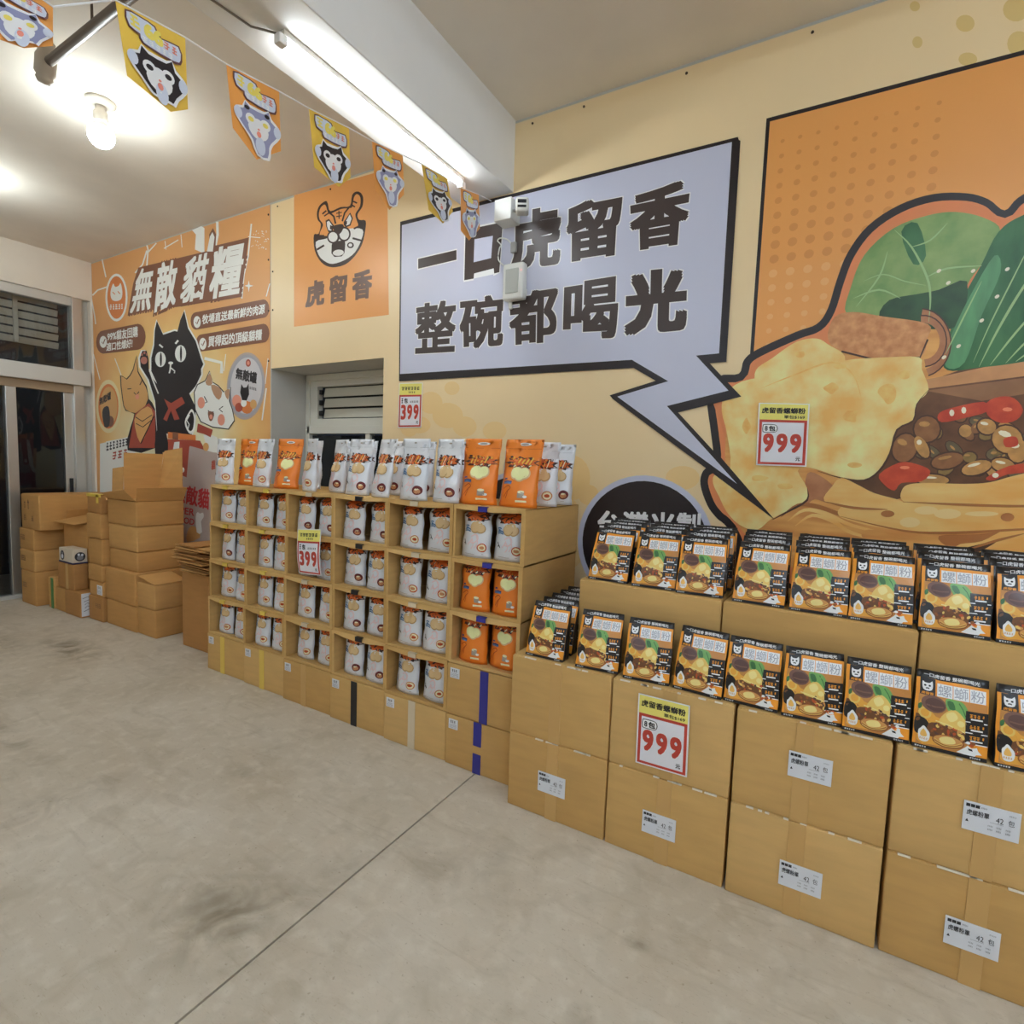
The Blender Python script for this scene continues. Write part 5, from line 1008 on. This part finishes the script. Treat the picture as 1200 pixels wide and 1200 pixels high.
# ------------------------------------------------------------------ cartons piled in the far corner
def far(label, x0, x1, y0, y1, z0, z1, cb=0, rz=0.0, tape=None, tx=0.5, stp=None, seam=True, group='cartons piled in the corner'):
    return carton(label, x1 - x0, y1 - y0, z1 - z0, ((x0 + x1) / 2, y0, z0), rz, tape, tx, stp, group, (4, 5, 4, 6)[cb], seam, 0.05, None, 'carton', 0.0015, 0.010)
def stencil(t, x, z, w_, h_, n, sd=0, y=-0.0005):
    m = MB(); marks(m, local_sheet(x, z, y), [(0, h_), (w_, h_), (w_, 0), (0, 0)], n, 0, mat('stencil_ink', K(110, 80, 54), 0.8), sd); m.build('stencil_print', t)
t = far('bottom carton of the stack beside the glass door', -6.85, -6.515, 2.148, 2.75, 0, 0.333, 0); stencil(t, -.13, .16, .1, .05, 4)
t = far('second carton up in the stack beside the glass door', -6.87, -6.525, 2.15, 2.75, 0.334, 0.539, 1); stencil(t, -.13, .09, .1, .05, 4, 1)
t = far('third carton up in the stack beside the glass door', -6.87, -6.53, 2.152, 2.75, 0.540, 0.747, 0); stencil(t, -.13, .09, .1, .05, 4, 2)
t = far('long carton lying on top of the stack beside the glass door', -6.80, -6.39, 2.152, 2.80, 0.748, 1.085, 2)
stencil(t, -.14, .08, .05, .05, 2, 3); stencil(t, .03, .08, .05, .05, 2, 4); stencil(t, -.13, .2, .04, .06, 1, 5); m = MB(); poly(m, local_sheet(-.04, .19, -.0005), [(0, 0), (.015, 0), (.015, .06), (.03, .06), (.0075, .1), (-.015, .06), (0, .06)], 0, _mats['stencil_ink']); m.build('arrow_print', t)
t = far('narrow white carton with green tape on the floor', -6.43, -6.285, 2.215, 2.33, 0, 0.30, 1, 0, 'green', 0.62)
t = far('low floor carton squeezed between green tape and labelled cartons', -6.275, -6.08, 2.218, 2.33, 0, 0.228, 2)
t = far('floor carton with a big white paper on its side', -6.07, -5.752, 2.212, 2.33, 0, 0.236, 3)
m = MB(); m.bbox((0.1585, 0.006, 0.015), (0.1605, 0.112, 0.225), PAPER, 0.0004); pl = m.build('pasted_paper', t, label='white paper pasted over the right face')
m = MB(); ss = side_sheet(0.012, 0.03, 0.1605)
for k in range(5): stroke(m, ss, [(0.01 + .01 * math.sin(k), 0.03 + .03 * k), (.045 + .015 * math.cos(k * 2), .05 + .028 * k), (.085, .03 + .027 * k)], .006, 0, GREYI)
m.build('lettering', pl)
t = far('square carton carrying the white box in the corner pile', -6.20, -5.875, 2.212, 2.328, 0.238, 0.476, 3, 0, 'brown', 0.6)
t = far('tall torn-top carton standing behind the white printed box', -6.385, -5.90, 2.335, 2.80, 0, 0.845, 2, seam=False)
m = MB(); M_ = Matrix.Translation((0, 0.05, 0.86)) @ Matrix.Rotation(0.16, 4, 'X'); m.bbox((-.225, -.14, -.004), (.225, .16, .002), CB[4], .001, M_, 1, .006, 4); m.build('torn_flap', t)
for s_ in (-1, 1):
    m = MB(); M_ = Matrix.Translation((s_ * .236, 0.02, 0.845)) @ Matrix.Rotation(0.9 if s_ > 0 else 0.25, 4, 'Y'); m.bbox((-.003, 0, -.002), (.003, .24, .10), CB[4], .001, M_, 1, .003, 6 + s_); m.build('torn_flap', t)
t = thing('white_box', 'white printed box with dark cat pictures on the square carton', 'box', (-6.03, 2.216, 0.4775), 0)
m = MB(); m.bbox((-.14, 0, .012), (.14, .112, .135), mat('white_card', K(206, 192, 172), .5), .004); m.build('box_body', t)
m = MB(); m.bbox((-.145, -.004, 0), (.145, .114, .012), mat('navy_card', K(52, 48, 76), .5), .002); m.build('base_tray', t)
m = MB(); sh = local_sheet(-.14, .012, 0)
for x in (.07,): poly(m, sh, ell(x, .055, .04, .045, 18), 0, PINK_); poly(m, sh, ell(x, .045, .022, .022, 12), 1, PAPER); poly(m, sh, ell(x, .075, .02, .012, 10), 1, GREYI)
m.build('picture_print', t)
m = MB(); sh = side_sheet(0, .012, .14); poly(m, sh, ell(.055, .055, .042, .042, 20), 0, PINK_); poly(m, sh, ell(.055, .045, .026, .022, 14), 1, GREYI); poly(m, sh, ell(.045, .075, .01, .012, 10), 1, PAPER); poly(m, sh, ell(.072, .07, .01, .012, 10), 1, PAPER); m.build('picture_print', t)
zc = [0, .223, .362, .512, .747, .970, 1.14]
CN = ['bottom carton of the narrow column left of the tall stack', 'narrow column carton with a white label', 'third carton up in the narrow column', 'fourth carton up in the narrow column', 'fifth carton up in the narrow column', 'topmost narrow column carton with yellow tape']
for k in range(6):
    t = far(CN[k], -5.72 + (.01 if k % 2 else 0), -5.46, 2.262 + .006 * (k % 2), 2.60, zc[k] + .0005, zc[k + 1] - .0005, (3, 2, 2, 0, 0, 3)[k])
    if k == 1: small_label(t, .26, 0.02, .02, .09, .085)
    if k == 0: stencil(t, .0, .12, .1, .04, 3)
    if k == 5:
        m = MB(); m.bbox((.045, -.003, .09), (.085, .0, .168), TAPES['yellow'], .0006); m.build('tape_strip', t); m = MB(); m.bbox((-.13, -.003, .145), (.13, .0, .170), TAPES['yellow'], .0006); m.build('tape_strip', t)
        m = MB(); m.bbox((-.13, -.002, .1685), (.13, .04, .1715), TAPES['yellow'], .0006); m.build('tape_strip', t)
far('bottom left carton under the tall stack', -5.44, -4.936, 2.285, 2.68, 0, .224, 0); far('second level left carton under the tall stack', -5.445, -4.938, 2.282, 2.68, .2245, .508, 0)
far('short carton on the floor right of the tall stack', -4.928, -4.652, 2.296, 2.56, 0, .234, 0)
t = far('short carton with a half open flap right of the tall stack', -4.932, -4.655, 2.294, 2.56, .2355, .445, 1, seam=False)
m = MB(); M_ = Matrix.Translation((.138, 0, .2095)) @ Matrix.Rotation(math.radians(10), 4, 'Y'); m.bbox((-.26, .0, 0), (0, .264, .004), CB[5], .001, M_); m.build('top_flap', t)
for k in range(3): far(['lower', 'middle', 'upper'][k] + ' of three matching cartons in the tall stack', -5.42, -4.945 + .004 * k, 2.310 - .004 * k, 2.69, [.509, .682, .897][k], [.681, .896, 1.112][k], (0, 1, 0)[k], seam=k < 2)
# open carton with raised flaps crowning the stack
t = thing('open_carton', 'empty carton with tall raised flaps crowning the corner stack', 'carton', (-5.18, 2.302, 1.1125)); cm = CB[5]
m = MB(); m.bbox((-.24, .0, .0), (.24, .006, .003), cm, .001); m.bbox((-.24, .0, .0), (.24, .385, .004), cm, .001); m.build('carton_bottom', t)
def flap(name, corners, th=.004):
    a, b, c, d = [Vector(p) for p in corners]; nn = (b - a).cross(d - a).normalized() * th; m = MB()
    m.add([a, b, c, d, a + nn, b + nn, c + nn, d + nn], [(0, 1, 2, 3), (7, 6, 5, 4), (0, 4, 5, 1), (1, 5, 6, 2), (2, 6, 7, 3), (3, 7, 4, 0)], cm); m.build(name, t)
flap('right_flap', [(.238, .0, .0), (.238, .385, .0), (.300, .385, .115), (.300, -.02, .115)])
flap('front_flap', [(-.24, -.0, .004), (.238, -.0, .004), (.215, -.075, .10), (-.22, -.045, .05)])
flap('back_flap', [(-.03, .30, .02), (.236, .383, .0), (.236, .385, .46), (-.03, .375, .43)])
flap('left_flap', [(-.22, .03, .004), (-.03, .03, .004), (-.03, .04, .28), (-.22, .04, .26)])
flap('left_side_flap', [(-.03, .035, .004), (-.03, .30, .004), (-.03, .36, .40), (-.03, .04, .40)])
# tall carton with flattened cardboard on top
far('tall plain carton beside the snack shelf', -4.35, -3.985, 2.345, 2.75, 0, .60, 3, seam=False)
FL = ['lowest', 'second', 'third', 'fourth', 'fifth', 'sixth', 'seventh', 'topmost']
zz = .6015
for k in range(8):
    hh = [.028, .03, .03, .022, .022, .024, .018, .02][k]; r = random.Random(k)
    x0 = -4.38 + r.uniform(-.03, .03) - (.05 if k > 2 else 0); x1 = -3.90 + r.uniform(-.03, .02)
    t = thing('flattened_carton', '%s flattened carton in the pile on the tall plain carton' % FL[k], 'cardboard', ((x0 + x1) / 2, 2.33 + r.uniform(-.03, .02), zz), r.uniform(-.06, .06), 'flattened cartons in a pile')
    w2 = (x1 - x0) / 2
    m = MB(); M_ = Matrix.Rotation(r.uniform(-.02, .02), 4, 'Y'); m.bbox((-w2, 0, .0), (w2 * .98, .36, .006), CB[4 + k % 3], .0015, M_, 1, .002, k); m.build('lower_sheet', t)
    m = MB(); m.bbox((-w2 * r.uniform(.7, 1), -.015, hh - .009), (w2 * r.uniform(.2, .9), .34, hh - .003), CB[4 + (k + 1) % 3], .0015, None, 1, .002, k + 9); m.build('upper_sheet', t)
    m = MB(); m.tube([(-w2 * .85, .006, .006), (-w2 * .3, .004, hh * .5), (w2 * .2, .006, hh - .007)], .004, CEDGE, 5); m.build('folded_edge', t)
    zz += hh + .003
t = thing('flattened_carton', 'crumpled cardboard flap wedged behind the first shelf column', 'cardboard', (-3.93, 2.66, zz + .05), .3, 'flattened cartons in a pile')
m = MB(); m.bbox((-.12, 0, 0), (.12, .2, .006), CB[5], .0015, Matrix.Rotation(-.35, 4, 'Y'), 2, .008, 3); m.build('lower_sheet', t); m = MB(); m.bbox((-.1, .02, .05), (.13, .2, .056), CB[4], .0015, Matrix.Rotation(-.15, 4, 'Y'), 2, .008, 5); m.build('upper_sheet', t)

# ------------------------------------------------------------------ bunting
FY = mat('bunting_yellow', K(226, 182, 74), .45, var=.06, scale=9, stretch=(1, 1, .3)); FO = mat('bunting_orange', K(222, 150, 74), .45, var=.06, scale=9, stretch=(1, 1, .3))
BK_ = {n: mat('bunting_' + n, K(*c), .45) for n, c in dict(black=(34, 28, 34), grey=(138, 140, 172), white=(226, 226, 228), pale=(196, 202, 216), pink=(222, 136, 120), gold=(232, 204, 96), rose=(204, 122, 106), plum=(96, 60, 62)).items()}
SP0 = Vector((-1.540, .783, 2.509)); SDIR = Vector((-.33, 2.0, 0)).normalized(); SN = Vector((SDIR.y, -SDIR.x, 0)).normalized()
FLAGS = [[(-36, -62), (62, 8), (62, 54), (27, 57), (-24, 38)], [(135, 0), (217, 44), (221, 128), (200, 131), (148, 89)], [(265, 75), (327, 107), (330, 177), (301, 187), (272, 150)], [(362, 127), (409, 150), (411, 208), (398, 219), (368, 196)], [(436, 165), (472, 182), (473, 228), (457, 246), (440, 222)], [(494, 192), (524, 209), (530, 248), (519, 262), (503, 246)], [(540, 220), (561, 228), (562, 268), (549, 282), (540, 270)]]
FLAB = ['bunting flag cut by the left top corner, grey cat on orange', 'largest whole bunting flag, black cat on yellow', 'bunting flag with grey cat, second whole one from the left', 'bunting flag with black cat, right of the second grey one', 'bunting flag with grey cat in front of the tiger panel', 'bunting flag with black cat near the end of the tube light', 'smallest bunting flag, grey cat, overlapping the speech bubble']
ropes = []
for i, pts in enumerate(FLAGS):
    c3 = [onP(x, y, SP0, SN) for x, y in pts]; tl, tr, rb, tip, lb_ = c3; ropes += [tl, tr]
    t = thing('bunting_flag', FLAB[i], 'bunting flag', (tl + tr) / 2, 0, 'flags along the bunting cord'); o_ = (tl + tr) / 2
    yel = i % 2 == 1
    drop = ((tl - lb_).length + (tr - rb).length) / 2
    def f(u, v, tl=tl, tr=tr, rb=rb, lb_=lb_, o_=o_, i=i): # u 0..1 across, v 0..1 down the straight sides
        return (tl * (1 - u) + tr * u) * (1 - v) + (lb_ * (1 - u) + rb * u) * v - o_ + SN * (0.003 * math.sin(u * 3 + i) * v)
    tv = 1.42; tu = .62
    for it in range(30):                   # where the tip lies in flag coordinates
        e_ = (tip - o_) - f(tu, tv); du = (f(tu + .01, tv) - f(tu, tv)) / .01; dv = (f(tu, tv + .01) - f(tu, tv)) / .01
        tu += e_.dot(du) / du.length_squared * .7; tv += e_.dot(dv) / dv.length_squared * .7
    m = MB(); n = 8; ff = FY if yel else FO
    for k in range(n):
        for j in range(4): m.face([f(x / n, y / 4) for x, y in ((k, j), (k + 1, j), (k + 1, j + 1), (k, j + 1))], ff)
        for a_, b_ in ((k / n, (k + 1) / n),): m.face([f(a_, 1), f(b_, 1), f(tu, tv)], ff)
    fl = m.build('flag_sheet', t)
    sd = SN if SN.dot(EYE - o_) > 0 else -SN
    sh = Sheet(f, sd, .0025, .0004); m = MB(); B = lambda l, k, c: poly(m, sh, l, k, BK_[c], len(l) > 14)
    B(smooth([(.10, .06), (.30, .05), (.52, .08), (.60, .20), (.88, .18), (.92, .38), (.80, .46), (.30, .42), (.26, .32), (.12, .28)], 2), 1, 'plum'); B(smooth([(.12, .08), (.30, .07), (.50, .10), (.58, .22), (.86, .20), (.89, .37), (.78, .43), (.32, .40), (.28, .30), (.14, .26)], 2), 2, 'pale')
    text(m, sh, '66', [(.34, .09), (.62, .13), (.62, .34), (.34, .30)], 3, BK_['gold'], .075); marks(m, sh, [(.15, .08), (.33, .10), (.33, .27), (.15, .24)], 1, 3, BK_['gold'], i); marks(m, sh, [(.62, .22), (.87, .24), (.87, .34), (.62, .32)], 2, 3, BK_['rose'], 2); marks(m, sh, [(.30, .31), (.78, .36), (.78, .43), (.30, .38)], 5, 4, BK_['white'], 3)
    # a plain cartoon cat, arms raised
    B0 = B; B = lambda l, k, c: B0([(.5 + (u - .5) * 1.06, .44 + (v - .52) * 1.16) for u, v in l], k, c)
    top = .50; bot = min(tv - .10, 1.28); mid = (top + bot) / 2; main = 'black' if yel else 'grey'
    B(smooth([(.10, .66), (.22, .62), (.28, .52), (.36, .56), (.64, .56), (.72, .52), (.78, .62), (.92, .70), (.94, .84), (.80, .98), (.74, 1.08), (.70, bot), (.44, bot), (.34, 1.06), (.22, .94), (.08, .80)], 2), 5, 'white')
    B(smooth([(.13, .68), (.24, .65), (.28, .54), (.37, .60), (.63, .60), (.72, .54), (.76, .66), (.90, .73), (.90, .82), (.76, .96), (.70, 1.05), (.66, bot - .03), (.46, bot - .03), (.38, 1.04), (.24, .92), (.11, .78)], 2), 6, main)
    B(ell(.50, .86, .20, .15, 16), 7, 'white'); B(ell(.52, mid + .22, .10, .13, 14), 7, 'pale')
    for x in (.36, .64): B(ell(x, .76, .10, .08, 14), 8, 'white'); B(ell(x, .76, .055, .035, 10), 9, 'black' if yel else 'gold')
    B(ell(.5, .86, .025, .015, 8), 9, 'pink'); B(ell(.5, .93, .045, .045, 10), 9, 'pink')
    for x, y in ((.13, .74), (.88, .78)): B(ell(x, y, .075, .085, 12), 8, 'pale')
    if not yel:
        for x in (.30, .68): B(ell(x, .62, .05, .03, 10), 9, 'black')
    m.build('printed_cat', t)
t = thing('bunting_string', 'thin white string carrying the flags from the wall', 'string', SP0)
m = MB(); rp = [p - SP0 for p in ropes]; rp = [rp[0] + (rp[0] - rp[1]) * 1.5] + rp; e_ = rp[-1] - rp[-3]; rp.append(rp[-1] + e_ * ((YW - .008 - SP0.y - rp[-1].y) / e_.y)); m.tube(rp, .0022, BK_['white'], 6); m.build('twisted_line', t)

# ------------------------------------------------------------------ devices on the wall and ceiling
WPL = mat('white_plastic', K(216, 216, 210), .4); GPL = mat('grey_lens', K(176, 178, 172), .35)
t = thing('security_camera', 'white security camera on a square junction box under the beam', 'camera', (-1.79, YW - .012, 2.985))
p0, p1 = onY(580, 235, YW - .11), onY(598, 256, YW - .11); L_ = lambda p: Vector(p) - Vector(t.location)
m = MB(); a = L_((p0.x, YW - .115, p1.z)); b_ = L_((p1.x + .005, YW - .004, p0.z)); m.bbox(a, b_, WPL, .006); m.build('junction_box', t)
cc = L_(onY(612, 242, YW - .16)); M_ = Matrix.Rotation(math.radians(-78), 4, 'X'); R_ = Matrix.Rotation(math.radians(-35), 4, 'Z')
m = MB(); m.tube([b_ + Vector((-.03, -.05, -.05)), (cc + b_ + Vector((-.02, -.05, -.05))) / 2 + Vector((.0, -.01, -.02)), cc + Vector((0, .03, 0))], .008, mat('grey_bracket', K(120, 120, 118), .5), 8); m.build('bracket_arm', t, True)
CM = Matrix.Translation(cc) @ Matrix.Rotation(math.radians(28), 4, 'Z') @ Matrix.Rotation(math.radians(8), 4, 'X')
m = MB(); m.bbox((-.036, -.05, -.036), (.036, .06, .036), WPL, .014, CM); m.build('camera_body', t, True)
m = MB(); m.bbox((-.024, -.053, .004), (.024, -.048, .022), DARK, .002, CM); m.build('lens_window', t); m = MB(); m.bbox((-.024, -.053, -.018), (.024, -.048, -.006), DARK, .002, CM); m.build('sensor_window', t)
t = thing('emergency_light', 'white emergency light with a looping cable on the speech bubble', 'emergency light', (-1.71, YW - .012, 2.6)); L_ = lambda p: Vector(p) - Vector(t.location)
q = [onY(x, y, YW - .06) for x, y in ((590, 310), (609, 305), (612, 349), (592, 350))]; x0, x1, z0, z1 = q[0].x, q[2].x, q[2].z, q[0].z
m = MB(); m.bbox(L_((x0, YW - .065, z0)), L_((x1, YW - .004, z1)), WPL, .014); m.build('housing', t, True)
m = MB(); m.bbox(L_((x0 + .022, YW - .069, z0 + .035)), L_((x1 - .028, YW - .064, z1 - .035)), GPL, .004); m.build('lamp_panel', t)
m = MB(); m.lathe([(0, -.004), (.004, -.003), (.004, 0)], L_((x1 - .012, YW - .066, z1 - .05)), emit('red_pilot', (1, .25, .25), 2.5), 10, Matrix.Rotation(math.pi / 2, 4, 'X')); m.build('pilot_lamp', t)
cw = [L_(onY(x, y, YW - .02)) for x, y in smooth([(590, 311), (584, 304), (585, 292), (587, 287), (583, 282), (587, 279), (595, 281), (601, 288)], 4, False)]
m = MB(); m.tube(cw, .004, WPL, 6); m.build('cable', t, True); m = MB(); e1 = L_(onY(597.5, 350, YW - .02)); e2 = L_(onY(598.5, 362, YW - .02)); m.tube([e1, (e1 + e2) / 2, e2], .012, WPL, 8); m.build('conduit_stub', t, True)
m = MB(); a = onY(602, 289, YW - .02); m.bbox(L_((a.x - .018, YW - .028, a.z - .035)), L_((a.x + .018, YW - .006, a.z + .025)), mat('clear_clip', K(150, 148, 144), .3), .004); m.build('cable_clip', t)
PIPE = mat('painted_pipe', (0.16, 0.125, 0.10), .45, .2)
t = thing('conduit_pipe', 'grey metal conduit pipe hanging below the ceiling beside the bulb', 'pipe', (-3.2, 1.36, ZC)); L_ = lambda p: Vector(p) - Vector(t.location)
pa, pb = onZ(58, 72, ZC - .10), onZ(152, -3, ZC - .10); pdir = (pb - pa).normalized()
m = MB(); m.tube([L_(pa), L_(pa + pdir * 1.0), L_(pa + pdir * 2.2)], .021, PIPE, 12); m.build('pipe', t, True)
for k in (.45, 1.5): m = MB(); c = L_(pa + pdir * k); m.tube([c + Vector((0, 0, .1)), c + Vector((0, 0, .015))], .006, PIPE, 6); m.build('hanger_rod', t)
m = MB(); c = pa - pdir * .045; m.lathe([(0, .10), (.034, .10), (.036, .05), (.045, .03), (.045, -.04), (.034, -.055), (.038, -.065), (.028, -.085), (0, -.09)], L_(c), mat('grey_cap', K(168, 158, 144), .45), 18, Matrix.Rotation(.25, 4, 'Y')); m.build('junction_cap', t, True)
t = thing('ceiling_cable', 'thin grey cable clipped along the beam edge up to the tube light', 'cable', (BX0 + .02, 0, BZ))
m = MB(); m.tube([(0, -4, -.004), (.003, -1.5, -.005), (-.002, .6, -.004), (.09, 1.36, -.006), (.17, 1.42, -.02)], .004, mat('grey_cable', K(120, 112, 104), .6), 6); m.build('cable', t, True)
